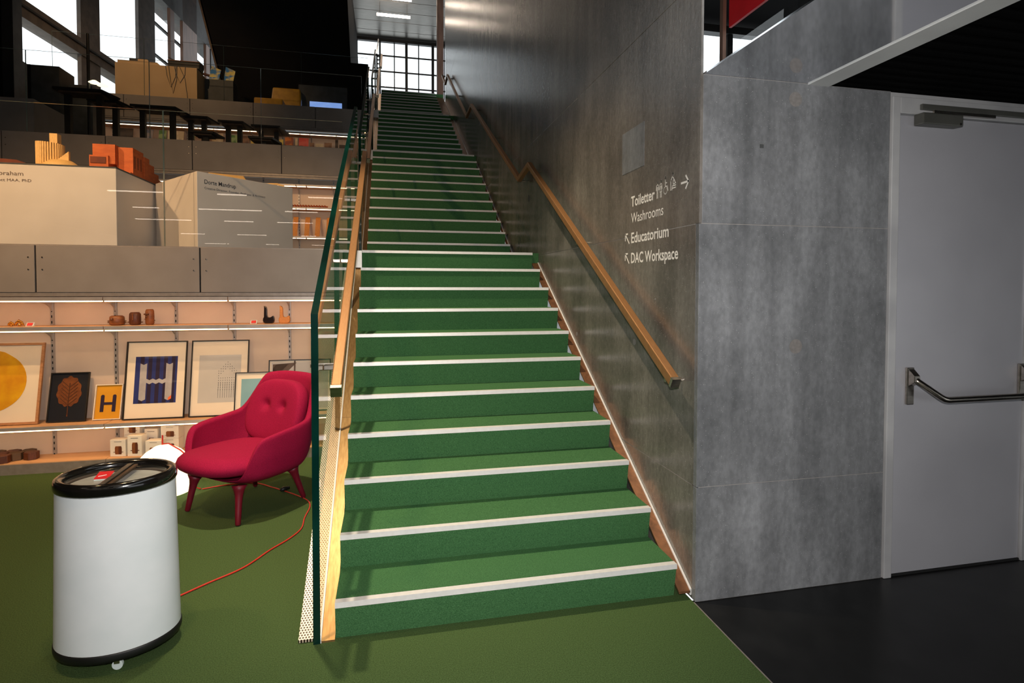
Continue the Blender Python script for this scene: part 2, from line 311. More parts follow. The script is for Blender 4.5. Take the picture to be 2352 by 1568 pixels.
# stair wall, cast in lifts with open joints
ZB = [0, .572, 1.869, 3.06, 6.62, 13.]
wr = struct(obj('wall_right', box(B(), XW+.0025, XW+.20, YC+.05, 12.3, 0, ZC), 'joint_light'))
YJ = [YC, 5.9, 12.3]
for i in range(5):
    for j in range(2):
        obj('concrete_panel', box(B(), XW, XW+.03 if i < 2 else XW+.014, YJ[j]+(.002 if j else .0305 if i < 2 else .001), YJ[j+1]-.002, ZB[i]+.0015, ZB[i+1]-.0015), 'concrete', wr, bevel=.0015)
obj('patch', box(B(), XW-.0025, XW+.01, .557, .872, 2.275, 2.535), 'concrete_front', wr, bevel=.001)
for y, z, a in ((3.33, 2.5, .07), (.674, 1.22, .035), (.40, 1.49, .012), (6.6, 4.2, .05), (1.75, 1.18, .03)):
    obj('tie_hole', tube(B(), [(XW-.0015, y, z), (XW+.01, y, z)], a*.55, 20), 'tie_plug' if a < .06 else 'dark_grey', wr)
wf = struct(obj('wall_front', box(B(), XW+.012, 2.815, YC+.0025, YC+.25, 0, ZC), 'joint_light'))
for z0, z1 in zip([0, .572, 1.869], [.572, 1.869, ZC]):
    obj('concrete_panel', box(B(), XW if z1 < 2 else XW+.015, 2.812, YC, YC+.03, z0+.0015, z1-.0015), 'concrete_front', wf, bevel=.0015)
for x, z in ((2.238, 2.503), (2.261, 1.258)):
    bm = B(); bmesh.ops.create_circle(bm, cap_ends=True, radius=.037, segments=28, matrix=Matrix.Translation((x, YC-.001, z)) @ Matrix.Rotation(math.pi/2, 4, 'X'))
    g = bmesh.ops.extrude_face_region(bm, geom=bm.faces[:]); bmesh.ops.translate(bm, verts=[v for v in g['geom'] if isinstance(v, bmesh.types.BMVert)], vec=(0, .006, 0))
    obj('tie_hole', bm, 'tie_plug', wf)
obj('cable_clip', box(B(), 2.038, 2.058, YC-.003, YC+.004, 2.250, 2.268), 'dark_grey', wf)
struct(obj('wall_front', box(B(), 3.78, 9, YC, YC+.25, 0, ZC), 'door_frame'))
struct(obj('wall_front', box(B(), 2.812, 3.80, YC+.01, YC+.25, 2.52, ZC), 'door_frame'))
# low ceiling by the door: polished metal field, white edge strip, black perforated field
c1 = struct(obj('ceiling', box(B(), XW+.016, 2.31, -8, YC+.25, ZC, ZC+.008), 'mirror_ceiling'))
obj('glass_upstand', box(B(), XW+.016, XW+.030, -8, YC+.25, ZC+.009, ZC+.046), 'glass_clear', c1)
obj('ceiling_slab', box(B(), XW+.20, 9, -8, YC+.25, ZC+.041, ZC+.05), 'dark_grey', c1)
obj('edge_strip', box(B(), 2.31, 2.432, -8, YC+.1, ZC-.006, ZC+.04), 'trim_white', c1)
obj('perforated_field', box(B(), 2.432, 9, -8, YC+.1, ZC+.004, ZC+.04), 'mesh_black', c1)
for i in range(26):
    y = YC-.03-i*.07
    obj('slat', box(B(), 2.44, 9, y-.02, y, ZC-.004, ZC+.004), 'mesh_black', c1)
# room behind the photographer
struct(obj('ceiling', box(B(), -9, XW, -20, -.35, 3.30, 3.42), 'ceiling_dark'))
struct(obj('wall_back', box(B(), -9, 9, -20.2, -20, -.06, 3.42), 'dark_grey'))
struct(obj('wall_left', box(B(), -9.2, -9, -20, 5.8, -.06, 3.42), 'dark_grey'))
struct(obj('wall_left', box(B(), -9.2, -7.0, -.35, 9.0, 3.0, 13), 'ceiling_dark'))
struct(obj('wall_back', box(B(), -9, XW+.014, -.5, -.35, 3.42, 13), 'ceiling_dark'))
struct(obj('ceiling', box(B(), -9, 12, -.5, 24, 13, 13.2), 'ceiling_dark'))
for row, (y, xs) in enumerate(((-3.1, (-4.2, -2.6, -.6)), (-5.4, (-4.9, -3.2, -1.7, -.1)), (-7.8, (-5.4, -3.6, -2.2, -.4)), (-12., (-6., -4.2, -2.4, -.6)), (-16.5, (-6.5, -4.4, -2.2, 0)))):
    for k, x in enumerate(xs):
        ln = (.9, .5, 1.3, .7)[(row+k) % 4]
        t = thing('linear_lamp', 'slim linear ceiling lamp behind the photographer, row %s, lamp %s from the left' % (['one', 'two', 'three', 'four', 'five'][row], ['one', 'two', 'three', 'four'][k]), 'lamp', (x, y, 3.30), group='linear lamps over the shop floor')
        obj('housing', box(B(), x-ln/2-.02, x+ln/2+.02, y-.03, y+.03, 3.265, 3.299), 'black', t); obj('diffuser', box(B(), x-ln/2, x+ln/2, y-.02, y+.02, 3.25, 3.266), 'tube_light', t)
for k, (loc, e, tg, ang) in enumerate(SPOTS):
    light('ceiling_spot', 'SPOT', loc, e, WARM if k < 6 else WARM2, tg, spot_size=math.radians(ang), spot_blend=.7, shadow_soft_size=.06)

# ------------------------------------------------------------------ staircase
st = thing('staircase', 'long straight staircase with green carpet and white nosing strips', 'staircase', (.82, 0, 0))
FL = [  # first step number, last, y of first nosing, base level, riser, x0, x1
    (1, 11, 0., 0., R, 0., W), (12, 22, 4.105, Z1, R, .005, 1.675), (23, 32, 7.67, Z2, .1631, .055, 1.60), (33, 40, 10.70, Z2+10*.1631, .160, .09, 1.50)]
LANDEND = [4.105, 7.67, 10.70, 15.]
for fi, (n0, n1, y0, zb, rr, x0, x1) in enumerate(FL):
    for n in range(n0, n1+1):
        k = n-n0; y = y0+k*T; z = zb+(k+1)*rr; last = n == n1
        ye = LANDEND[fi]+.05 if last else y+T+.05
        xe = XW-.001 if last else x1
        s = obj('step', prism(B(), [(x0, y+.006, z-.03), (x0, y+.03, z-rr), (x0, ye, z-rr), (x0, ye, z), (x0, y+.002, z)], (x1-x0, 0, 0)), 'carpet', st)
        if last: obj('landing', box(B(), x1-.02, xe, y+.03, ye, z-.1, z), 'carpet', s)
        obj('nosing_strip', prism(B(), [(x0, y-.004, z-.021), (x0, y+.004, z-.021), (x0, y+.006, z-.002), (x0, y+.03, z), (x0, y+.03, z+.003), (x0, y-.002, z+.003)], (x1-x0, 0, 0)), 'alu', s)
    sl = rr/T; n = n1-n0+1; L = (n-1)*T
    # sloped metal covers along both sides of the flight
    def strip(xa, xb, dz, th, ya, yb, m, nm):
        obj(nm, prism(B(), [(xa, y0+ya, zb+sl*ya+dz), (xa, y0+yb, zb+sl*yb+dz), (xa, y0+yb, zb+sl*yb+dz-th), (xa, y0+ya, zb+sl*ya+dz-th)], (xb-xa, 0, 0)), m, st)
    strip(x0-.058, x0-.001, .005, .02, .006, 1.2, 'brass', 'stringer_cover'); strip(x0-.058, x0-.001, .005, .02, 1.203, L+.2, 'brass', 'stringer_cover')
    strip(x0-.068, x0-.058, .012, .03, .004, L+.2, 'alu', 'clamp_bar')
    strip(x0-.155, x0-.068, .004, .012, .02, L+.2, 'perforated', 'perforated_panel')
    obj('stringer', prism(B(), [(x0-.15, y0+.03, zb), (x0-.15, y0+L+.2, zb+sl*L), (x0-.15, y0+L+.2, zb+sl*L-.35), (x0-.15, y0+.62, zb)], (.14, 0, 0)), 'dark_grey', st)
    strip(x1+.002, XW-.008, .055, .012, .02 if fi else -.02, L+.1, 'copper', 'wall_side_cover'); strip(XW-.011, XW-.001, .062, .03, -.02, L+.1, 'alu', 'wall_side_edge')
    if fi < 3:
        obj('landing_plate', box(B(), x0-.068, x0-.002, y0+L-.012, y0+L+.006, zb+n*rr-.16, zb+n*rr-.002), 'alu', st)
        obj('landing_slab', box(B(), x0-.16, x0, y0+L+.01, LANDEND[fi], zb+n*rr-.3, zb+n*rr-.003), 'dark_grey', st)

# glass balustrades of each flight with their brass rails
BAL = ['lowest', 'second', 'third', 'topmost']
for fi, (n0, n1, y0, zb, rr, x0, x1) in enumerate(FL):
    sl = rr/T*.945; L = (n1-n0)*T; ge = L+.5
    b = thing('glass_balustrade', 'clear glass balustrade with square brass rail beside the %s stair flight' % BAL[fi], 'balustrade', (x0-.075, y0, zb), group='glass balustrades of the stair')
    cuts = [0, 1.10, 2.30, ge] if fi < 2 else [0, 1.4, ge]
    def gz(y): return 1.44+.606*min(y, 1.1)+.55*max(0, y-1.1) if fi == 0 else 1.40+sl*1.06*y
    for a, c in zip(cuts[:-1], cuts[1:]):
        c2 = c-.004
        bm = prism(B(), [(x0-.091, y0+a, zb+sl*a), (x0-.091, y0+a, zb+gz(a)), (x0-.091, y0+c2, zb+gz(c2)), (x0-.091, y0+c2, zb+sl*c2)], (.030, 0, 0))
        for f in bm.faces:
            f.normal_update(); f.material_index = 0 if abs(f.normal.x) > .9 else 1
        obj('glass_pane', bm, ['glass', 'glass_edge'], b)
    XR = x0+.012
    pth = [(y0+.0, zb+1.112), (y0+L+.5, zb+1.112+.528*(L+.5))] if fi == 0 else [(y0+.02, zb+1.10), (y0+L+.35, zb+1.10+rr/T*.93*(L+.35))]
    r_ = obj('handrail', rail(B(), pth, .046, .05, XR), 'brass_rail', b, bevel=.005)
    d = (Vector((0, pth[1][0]-pth[0][0], pth[1][1]-pth[0][1]))).normalized()
    e0 = (pth[0][0]-d.y*.02, pth[0][1]-d.z*.02)
    obj('end_cap', rail(B(), [e0, (pth[0][0]-.0005, pth[0][1])], .047, .051, XR), 'steel', r_)
    for q in (.06, .36, .66, .94):
        py, pz = pth[0][0]+(pth[1][0]-pth[0][0])*q, pth[0][1]+(pth[1][1]-pth[0][1])*q
        obj('bracket', box(B(), x0-.061, XR-.01, py-.02, py+.02, pz-.05, pz-.025), 'steel', b, bevel=.004)
# wall rail on the concrete
hr = thing('wall_handrail', 'square brass handrail running up the concrete wall', 'handrail', (1.63, .03, 1.09))
hp = [(.031, 1.088), (3.0, 2.785), (3.44, 2.72), (7.0, 4.62), (7.6, 4.6), (10.9, 6.53), (11.4, 6.5), (12.2, 7.0)]
ra = obj('rail', rail(B(), hp, .046, .05, 1.63), 'brass_rail', hr, bevel=.005)
obj('end_cap', rail(B(), [(.013, 1.078), (.0305, 1.0877)], .047, .051, 1.63), 'steel', ra)
for (ya, za), (yb, zb_) in (((.031, 1.088), (3.0, 2.785)), ((3.44, 2.72), (7.0, 4.62)), ((7.6, 4.6), (10.9, 6.53))):
    for q in (.025, .5, .97):
        y, z = ya+(yb-ya)*q, za+(zb_-za)*q
        k = obj('bracket', box(B(), 1.62, 1.66, y-.014, y+.014, z-.06, z-.026), 'steel', hr, bevel=.004)
        obj('wall_arm', tube(B(), [(1.65, y, z-.05), (XW-.001, y, z-.05)], .011, 10), 'steel', k)

# ------------------------------------------------------------------ wall lettering
MW = lambda y, z: frame_M((XW-.0012, y, z), (0, -1, 0), (0, 0, 1))
s1 = thing('wall_sign', 'white toilet lettering with pictograms and right arrow on the concrete wall', 'sign', (XW-.001, .45, 2.0))
text('Toiletter', .316, .062, 'lettering', 'letter_white', s1, MW(.733, 2.055), .02); text('Washrooms', .418, .060, 'lettering', 'letter_white', s1, MW(.731, 1.955), .003)
def stroke(pts, wd, name, m, par, M, closed=False):
    bm = B(); n = len(pts)
    for i in range(n if closed else n-1):
        a = Vector((*pts[i], 0)); b = Vector((*pts[(i+1) % n], 0)); d = (b-a).normalized(); nn = Vector((-d.y, d.x, 0))*wd/2; e = d*wd*.3
        bm.faces.new([bm.verts.new(M @ p) for p in (a-e-nn, b+e-nn, b+e+nn, a-e+nn)])
    return bm
def strokes(name, lst, wd, m, par, M):
    bm = B()
    for pts in lst:
        for i in range(len(pts)-1):
            a = Vector((*pts[i], 0)); b = Vector((*pts[i+1], 0)); d = (b-a).normalized(); nn = Vector((-d.y, d.x, 0))*wd/2; e = d*wd*.3
            bm.faces.new([bm.verts.new(M @ p) for p in (a-e-nn, b+e-nn, b+e+nn, a-e+nn)])
    return obj(name, bm, m, par)
def ring(cx, cy, r, a0=0, a1=360, n=12): return [(cx+r*math.cos(math.radians(a0+(a1-a0)*i/n)), cy+r*math.sin(math.radians(a0+(a1-a0)*i/n))) for i in range(n+1)]
def person(dx, skirt):
    return [ring(dx, .088, .0065), [(dx-.014, .045), (dx-.012, .07), (dx, .076), (dx+.012, .07), (dx+.014, .045)], [(dx-.006, .062), (dx-(.012 if skirt else .006), .03), (dx+(.012 if skirt else .006), .03), (dx+.006, .062)],
            [(dx-.006, .026), (dx-.006, .0)], [(dx+.006, .026), (dx+.006, .0)]]
strokes('pictogram', person(.016, False)+person(.056, True), .0055, 'letter_white', s1, MW(.40, 2.055))
strokes('pictogram', [ring(.012, .098, .007), [(.012, .085), (.012, .05), (.034, .05), (.042, .025)], [(.012, .07), (.03, .068)], ring(.014, .03, .02, 120, 395)], .006, 'letter_white', s1, MW(.305, 2.055))
strokes('pictogram', [ring(.014, .104, .007), [(-.008, .02), (-.006, .07), (.008, .09), (.022, .08), (.044, .05)], [(.006, .02), (.008, .04), (.046, .04)], [(.012, .028), (.046, .028)], [(.02, .07), (.016, .048), (.036, .05)]], .006, 'letter_white', s1, MW(.225, 2.055))
strokes('arrow', [[(0, .03), (.07, .03)], [(.045, .062), (.072, .03), (.045, -.002)]], .011, 'letter_white', s1, MW(.122, 2.062))
for word, y1, z, lab in (('Educatorium', .251, 1.831, 'white lettering reading Educatorium with diagonal arrow on the concrete wall'), ('DAC Workspace', .147, 1.707, 'white lettering reading Workspace with diagonal arrow on the concrete wall')):
    s = thing('wall_sign', lab, 'sign', (XW-.001, .5, z))
    text(word, .727-y1, .063, 'lettering', 'letter_white', s, MW(.727, z), .018)
    strokes('arrow', [[(.062, .004), (.006, .062)], [(.004, .024), (.004, .064), (.04, .064)]], .010, 'letter_white', s, MW(.82, z-.004))

# ------------------------------------------------------------------ door
d1 = struct(obj('door_1', box(B(), 2.87, 3.755, YC+.004, YC+.05, .012, 2.47), 'door_grey', bevel=.003))
fr_ = struct(obj('trim_2', box(B(), 2.818, 2.866, YC-.012, YC+.10, 0, 2.56), 'door_frame', bevel=.003))
obj('frame_post', box(B(), 3.759, 3.83, YC-.012, YC+.10, 0, 2.56), 'door_frame', fr_, bevel=.003)
obj('frame_head', box(B(), 2.866, 3.759, YC-.012, YC+.10, 2.475, 2.56), 'door_frame', fr_, bevel=.003)
obj('threshold', box(B(), 2.866, 3.759, YC, YC+.08, 0, .011), 'joint_black', fr_)
cl = obj('door_closer', box(B(), 2.965, 3.225, YC-.055, YC+.004, 2.415, 2.475), 'closer_grey', d1, bevel=.006)
obj('screw_cap', tube(B(), [(3.205, YC-.057, 2.425), (3.205, YC-.05, 2.425)], .007, 12), 'steel', cl)
obj('closer_track', box(B(), 2.985, 3.74, YC-.03, YC-.013, 2.497, 2.527), 'closer_grey', d1, bevel=.003)
obj('closer_arm', box(B(), 3.05, 3.46, YC-.04, YC-.03, 2.478, 2.494), 'steel', d1)
pb = obj('panic_bar', tube(B(), [(2.965, YC-.03, 1.075), (2.975, YC-.045, 1.06), (3.06, YC-.10, .985), (3.075, YC-.108, .975), (3.095, YC-.11, .97), (3.70, YC-.11, .97), (3.715, YC-.108, .975), (3.735, YC-.10, .99), (3.76, YC-.045, 1.06)], .0165, 16), 'steel', d1, smooth=True)
for x in (2.945, 3.715):
    m_ = obj('mount', box(B(), x, x+.045, YC-.012, YC+.004, .93, 1.13), 'steel', d1, bevel=.004)
    obj('pivot_block', prism(B(), [(x+.004, YC-.012, 1.125), (x+.004, YC-.05, 1.09), (x+.004, YC-.05, 1.055), (x+.004, YC-.012, 1.03)], (.037, 0, 0)), 'steel', m_, bevel=.003)

# ------------------------------------------------------------------ terraces: slabs and fascia panels
XL = -6.4
def terrace(i, yf, z, zbot, yend, joints, x1):
    struct(obj('floor', box(B(), XL, -.165, yf+.02, yend, z-.25, z-.004), 'dark_grey'))
    t = struct(obj('trim_%d' % (2+i), box(B(), XL, x1, yf+.012, yf+.05, zbot, z-.002), 'joint_black'))
    js = [XL]+joints+[x1]
    for a, c in zip(js[:-1], js[1:]):
        p = obj('fascia_panel', box(B(), a+.006, c-.006, yf, yf+.03, zbot, z), 'fascia', t, bevel=.002)
        for sx in (a+.05, c-.05):
            for dz in (.1, .2):
                bm = B(); lathe(bm, [(.007, 0), (.006, .003), (.0, .004)], (0, 0, 0), 8, M=Matrix.Translation((sx, yf, z-dz)) @ Matrix.Rotation(math.pi/2, 4, 'X')); obj('screw', bm, 'steel', p)
    obj('lower_rail', box(B(), XL, x1, yf+.004, yf+.06, zbot-.033, zbot-.003), 'grey_trim', t); obj('lower_rail', box(B(), XL, x1, yf+.012, yf+.06, zbot-.066, zbot-.037), 'grey_trim', t)
    return t
terrace(1, Y1, Z1, 1.503, Y2+.5, [-5.07, -3.835, -2.6, -1.363], -.165)
terrace(2, Y2, Z2, 3.335, Y3+.5, [-5.18, -3.86, -2.685, -1.40], -.165)
terrace(3, Y3, Z3, 4.95, 24, [-4.93, -3.72, -2.51, -1.27], -.165)
def grail(nm, yv, z, h, joints, label, x1=-.16):
    b = thing('glass_railing', label, 'railing', (joints[0], yv, z), group='frameless glass railings of the terraces')
    for a, c in zip(joints[:-1], joints[1:]):
        bm = box(B(), a+.003, c-.003, yv-.008, yv+.008, z-.02, z+h)
        for f in bm.faces:
            f.normal_update(); f.material_index = 0 if abs(f.normal.y) > .9 else 1
        obj('glass_pane', bm, ['glass_clear', 'glass_rim'], b)
    obj('base_channel', box(B(), joints[0], joints[-1], yv-.014, yv+.014, z-.02, z+.01), 'grey_trim', b)
mat('glass_rim', S(150, 170, 160), .2, noise=(S(130, 150, 142), 4, 2, (1, 1, 1), .35, .65))
grail('r1', Y1+.07, Z1, 1.18, [-5.4, -3.54, -1.66, -.17], 'frameless glass railing along the lowest terrace in front of the white plinths')
grail('r2', Y2+.08, Z2, 1.20, [-6.0, -4.9, -3.29, -1.71, -.17], 'frameless glass railing along the middle terrace before the black tables')
grail('r3', Y3+.08, Z3, 1.16, [-6.2, -4.58, -3.09, -1.56, -.17], 'frameless glass railing along the top terrace before the cream counter')

# ------------------------------------------------------------------ shelving under the lowest terrace
def shelving(label, x0, x1, yf, yb, shelves, zlo, zhi, seams, stds, ledm, plinth):
    s = thing('wall_shelving', label, 'shelving', ((x0+x1)/2, yb, zlo))
    obj('back_panel', box(B(), x0, x1, yb, yb+.03, zlo, zhi), 'shelf_back', s)
    js = [x0]+seams+[x1]
    for zt, th, dp in shelves:
        for a, c in zip(js[:-1], js[1:]):
            h = obj('shelf', box(B(), a+.003, c-.003, yf+dp, yb-.002, zt-th, zt), ['shelf_top'], s)
            obj('edge_strip', box(B(), a+.003, c-.003, yf+dp-.012, yf+dp, zt-th, zt+.001), 'shelf_metal', h)
            if ledm: obj('led_strip', box(B(), a+.01, c-.01, yf+dp-.010, yf+dp+.012, zt-th-.009, zt-th-.0005), ledm, h)
    for x in stds:
        u = obj('upright', box(B(), x-.012, x+.012, yb-.022, yb-.001, zlo, zhi), 'shelf_metal', s)
        for i in range(int((zhi-zlo)/.05)):
            zz = zlo+.03+i*.05
            obj('slot', box(B(), x-.004, x+.004, yb-.0235, yb-.021, zz, zz+.022), 'joint_black', u)
        for zt, th, dp in shelves:
            pr_ = [(x-.006, yb-.022, zt-th)]+[(x-.006, yb-.022-.20*(1-math.cos(t)), zt-th-.07*(1-math.sin(t))) for t in (1.57, 1.2, .8, .4, 0)]
            prism_pts = [(x-.006, yb-.02, zt-th), (x-.006, yf+.04, zt-th), (x-.006, yf+.10, zt-th-.012), (x-.006, yb-.10, zt-th-.03), (x-.006, yb-.045, zt-th-.06), (x-.006, yb-.02, zt-th-.10)]
            obj('bracket', prism(B(), prism_pts, (.012, 0, 0)), 'shelf_metal', s)
    if plinth:
        for a, c in zip(js[:-1], js[1:]): obj('plinth', box(B(), a+.002, c-.002, yf-.01, yb, 0, .085), 'grey_trim', s); obj('plinth_top', box(B(), a+.002, c-.002, yf-.008, yb, .085, .092), 'shelf_top', s)
    return s
YB = Y1+.25
shelving('lit wall shelving with prints and wooden figures under the lowest terrace', -5.2, -.17, Y1, YB, [(1.462, .03, .0), (1.216, .032, 0), (.392, .026, -.02)], 0, 1.50, [-4.045, -3.077, -2.109, -1.141], [-4.55, -4.06, -3.58, -3.09, -2.605, -2.12, -1.635, -1.15, -.67], 'led', True)
struct(obj('wall_left', box(B(), -9, -5.2, Y1+.02, Y1+.3, 0, 1.6), 'dark_grey'))
# shelving under the middle terrace
YB2 = Y2+.42
shelving('lit wall shelving behind the white plinths under the middle terrace', -6.3, -.17, Y2, YB2, [(3.20, .028, .16), (2.83, .028, .1), (2.36, .028, .1)], Z1, 3.33, [-5.0, -3.9, -2.95, -2.0, -1.05], [-4.6, -4.0, -3.4, -2.85, -2.3, -1.75, -1.2, -.65], 'led_high', False)
YB3 = Y3+.42
shelving('lit book shelving behind the black tables under the top terrace', -5.75, -.17, Y3, YB3, [(4.86, .03, .1), (4.36, .03, .02)], Z2, 4.95, [-4.6, -3.6, -2.6, -1.6, -.85], [-5.3, -4.6, -3.9, -3.3, -2.6, -2.0, -1.4, -.85], 'led_high', False)

# ------------------------------------------------------------------ framed prints leaning on the low shelf
ZS = .3935
def leaning(name, label, cx, wdt, hgt, yb, fw_, fm, art, ytop=None, rz=0.):
    """a framed print; local x right, y out of the picture (towards viewer = -y), z up; leans back"""
    ytop = YB-.03 if ytop is None else ytop
    ang = math.asin(min(.9, (ytop-yb)/hgt))
    t = thing(name, label, 'picture', (cx, yb, ZS)); t.rotation_euler = (-ang, 0, rz)
    for nm, bb in (('frame_side', (-wdt/2, -wdt/2+fw_, -.02, 0, 0, hgt)), ('frame_side', (wdt/2-fw_, wdt/2, -.02, 0, 0, hgt)), ('frame_rail', (-wdt/2+fw_, wdt/2-fw_, -.02, 0, 0, fw_)), ('frame_rail', (-wdt/2+fw_, wdt/2-fw_, -.02, 0, hgt-fw_, hgt))):
        obj(nm, box(B(), *bb), fm, t, local=True)
    for nm, m, polys in art:
        bm = B()
        for k, (pts, off) in enumerate(polys): prism(bm, [(x, -.008-off, z) for x, z in pts], (0, .004, 0))
        obj(nm, bm, m, t, local=True)
    return t
def rc(x0, x1, z0, z1): return [(x0, z0), (x1, z0), (x1, z1), (x0, z1)]
def ell(cx, cz, a, b, n=36, f=lambda t: 1): return [(cx+a*math.cos(t)*f(t), cz+b*math.sin(t)*f(t)) for t in (2*math.pi*i/n for i in range(n))]
PIC = 'picture'
# lemon
lem = ell(0, .36, .215, .235, 40, lambda t: 1+.10*max(0, math.cos(t-math.pi/2))**24+.06*max(0, math.cos(t+math.pi/2))**16)
leaning('framed_print', 'large oak-framed print of a yellow lemon at the left end of the shelf', -2.975, .66, .685, 2.93, .02, 'frame_oak', [('mat_board', 'paper', [(rc(-.31, .31, .02, .69), 0)]), ('lemon_print', 'ink_yellow', [(lem, .002)])])
# leaf
def lf(t): return (1+.05*math.cos(11*(t-math.pi/2)))*(1-.12*max(0, -math.sin(t))**3)
leaf = ell(0, .25, .092, .135, 66, lf)
veins = [(rc(-.003, .003, .06, .33), .004)]
for i in range(6):
    z = .14+i*.03
    for s in (-1, 1): veins.append(([(0, z), (0, z+.004), (s*.06, z+.062), (s*.062, z+.056)], .004))
leaning('framed_print', 'dark framed print of a brown leaf beside the lemon print', -2.455, .293, .42, 2.96, .009, 'frame_black', [('print_ground', 'ink_navy', [(rc(-.138, .138, .009, .411), 0)]), ('leaf_print', 'ink_leaf', [(leaf, .002), ([(-.004, .045), (.004, .045), (.004, .12), (-.004, .12)], .002)]), ('leaf_veins', 'ink_leaf_vein', veins)], ytop=3.055)
# small ochre H
def rbar(x0, x1, z0, z1): r = (x1-x0)/2; return [(x0, z0), (x1, z0), (x1, z1-r*.6), ((x0+x1)/2+r*.5, z1), ((x0+x1)/2-r*.5, z1), (x0, z1-r*.6)]
leaning('framed_print', 'small white-framed ochre print with a rounded purple letter H', -2.155, .214, .305, 2.975, .008, 'frame_white', [('print_ground', 'ink_ochre', [(rc(-.099, .099, .008, .297), 0)]), ('letter_print', 'ink_blue_dark', [(rbar(-.062, -.034, .068, .215), .002), (rbar(.03, .058, .068, .215), .002), (rc(-.04, .04, .128, .15), .003)])], ytop=3.05)
# large H
blue = [(rc(-.168, .168, .135, .545), .001)]; dk = []
for i in range(5): x = -.128+i*.062; dk.append((rc(x, x+.031, .135, .545), .002))
def chev(x0, x1, z0, z1, d=.013): xm = (x0+x1)/2; return [(x0, z0), (xm, z0-d), (x1, z0), (x1, z1), (xm, z1-d), (x0, z1)]
sil = [(chev(-.128, -.075, .17, .485), .003), (chev(.078, .131, .17, .485), .003), (chev(-.075, -.024, .315, .35), .003), (chev(-.024, .027, .315, .35), .003), (chev(.027, .078, .315, .35), .003)]
leaning('framed_print', 'large black-framed print of a silver letter H on blue stripes', -1.775, .486, .68, 2.93, .009, 'frame_black', [('mat_board', 'paper', [(rc(-.231, .231, .009, .671), 0)]), ('blue_ground', 'ink_blue', blue), ('dark_stripes', 'ink_blue_dark', dk), ('silver_letter', 'ink_silver', sil), ('orange_corner', 'ink_orange', [([(.106, .158), (.131, .17), (.131, .20), (.106, .18)], .004)])])
# pale drawing
dots = []
for c in range(9):
    x = .0+c*.0185-.01
    for r_ in range(9):
        z = .40-r_*.021+(.02*(4-abs(c-4)) if r_ < 3 else 0)
        dots.append((rc(x-.002, x+.002, z-.003, z+.003), .003))
    dots.append((rc(x-.0006, x+.0006, .16, .30), .003))
leaning('framed_print', 'large black-framed pale grey print of a dotted drawing', -1.255, .48, .68, 2.93, .009, 'frame_black', [('mat_board', 'paper', [(rc(-.231, .231, .009, .671), 0)]), ('grey_ground', 'paper_grey', [(rc(-.175, .175, .12, .545), .001)]), ('dot_drawing', 'ink_dark', dots)])
leaning('framed_print', 'wide framed photograph of a concrete interior right of the armchair', -.575, .55, .48, 2.985, .008, 'frame_black', [('mat_board', 'paper', [(rc(-.267, .267, .008, .472), 0)]), ('photo_ground', 'paper_grey', [(rc(-.252, .252, .025, .455), .001)]), ('photo_dark', 'ink_warm_dark', [([(-.24, .30), (-.1, .44), (-.24, .44)], .002), ([(-.24, .2), (-.14, .34), (-.03, .452), (-.21, .44), (-.24, .40)], .002), (rc(-.055, -.04, .03, .47), .002), (rc(.09, .105, .40, .43), .002), (rc(.17, .24, .41, .42), .002), (rc(.17, .24, .37, .38), .002)])], ytop=YB-.03)
leaning('framed_print', 'small black-framed print with a pale blue field behind the armchair', -.945, .335, .39, 2.875, .007, 'frame_black', [('mat_board', 'paper', [(rc(-.160, .160, .007, .383), 0)]), ('blue_field', 'ink_teal', [(rc(-.115, .115, .06, .33), .001)])], ytop=2.955)

# ------------------------------------------------------------------ small things on the shelves
ZT = 1.2175
def rounded(bm, c, r, h, seg=20, k=.25, sx=1, sy=1):
    return lathe(bm, [(0, 0), (r*(1-k), 0), (r, h*.12), (r*1.02, h*.5), (r*.98, h*.88), (r*(1-k), h), (0, h)], c, seg, sx, sy)
FY = Y1+.12
t = thing('wooden_figure', 'low round brown wooden figure with twig arms on the lit shelf', 'figurine', (-2.06, FY, ZT), group='wooden log figures')
obj('body', rounded(B(), (-2.06, FY, ZT), .056, .082), 'wood_mid', t, smooth=True)
obj('nose', lathe(B(), [(0, 0), (.012, .004), (.010, .012), (0, .016)], M=Matrix.Translation((-2.075, FY-.056, ZT+.054)) @ Matrix.Rotation(math.pi/2, 4, 'X'), seg=10), 'wood_dark', t, smooth=True)
for s in (-1, 1):
    for dz in (.024, .036): obj('arm', tube(B(), [(-2.06+s*.05, FY, ZT+dz), (-2.06+s*.072, FY, ZT+dz)], .0035, 8), 'wood_dark', t)
t = thing('wooden_figure', 'tall barrel-shaped dark wooden figure in the middle of three', 'figurine', (-1.92, FY, ZT), group='wooden log figures')
obj('body', rounded(B(), (-1.92, FY, ZT), .044, .11), 'wood_dark', t, smooth=True)
obj('nose', box(B(), -1.924, -1.918, FY-.049, FY-.04, ZT+.045, ZT+.10), 'wood_mid', t)
for s in (-1, 1): obj('arm', tube(B(), [(-1.92+s*.04, FY, ZT+.025), (-1.92+s*.06, FY, ZT+.025)], .0035, 8), 'wood_dark', t)
t = thing('wooden_figure', 'tallest wooden figure with a flat beak and small twig arms', 'figurine', (-1.805, FY, ZT), group='wooden log figures')
obj('body', rounded(B(), (-1.805, FY, ZT), .034, .136), 'wood_mid', t, smooth=True)
obj('beak', tube(B(), [(-1.84, FY-.03, ZT+.094), (-1.80, FY-.036, ZT+.094)], .006, 8), 'wood_dark', t)
obj('nose', lathe(B(), [(0, 0), (.009, .004), (.007, .010), (0, .013)], M=Matrix.Translation((-1.82, FY-.034, ZT+.07)) @ Matrix.Rotation(math.pi/2, 4, 'X'), seg=10), 'wood_dark', t, smooth=True)
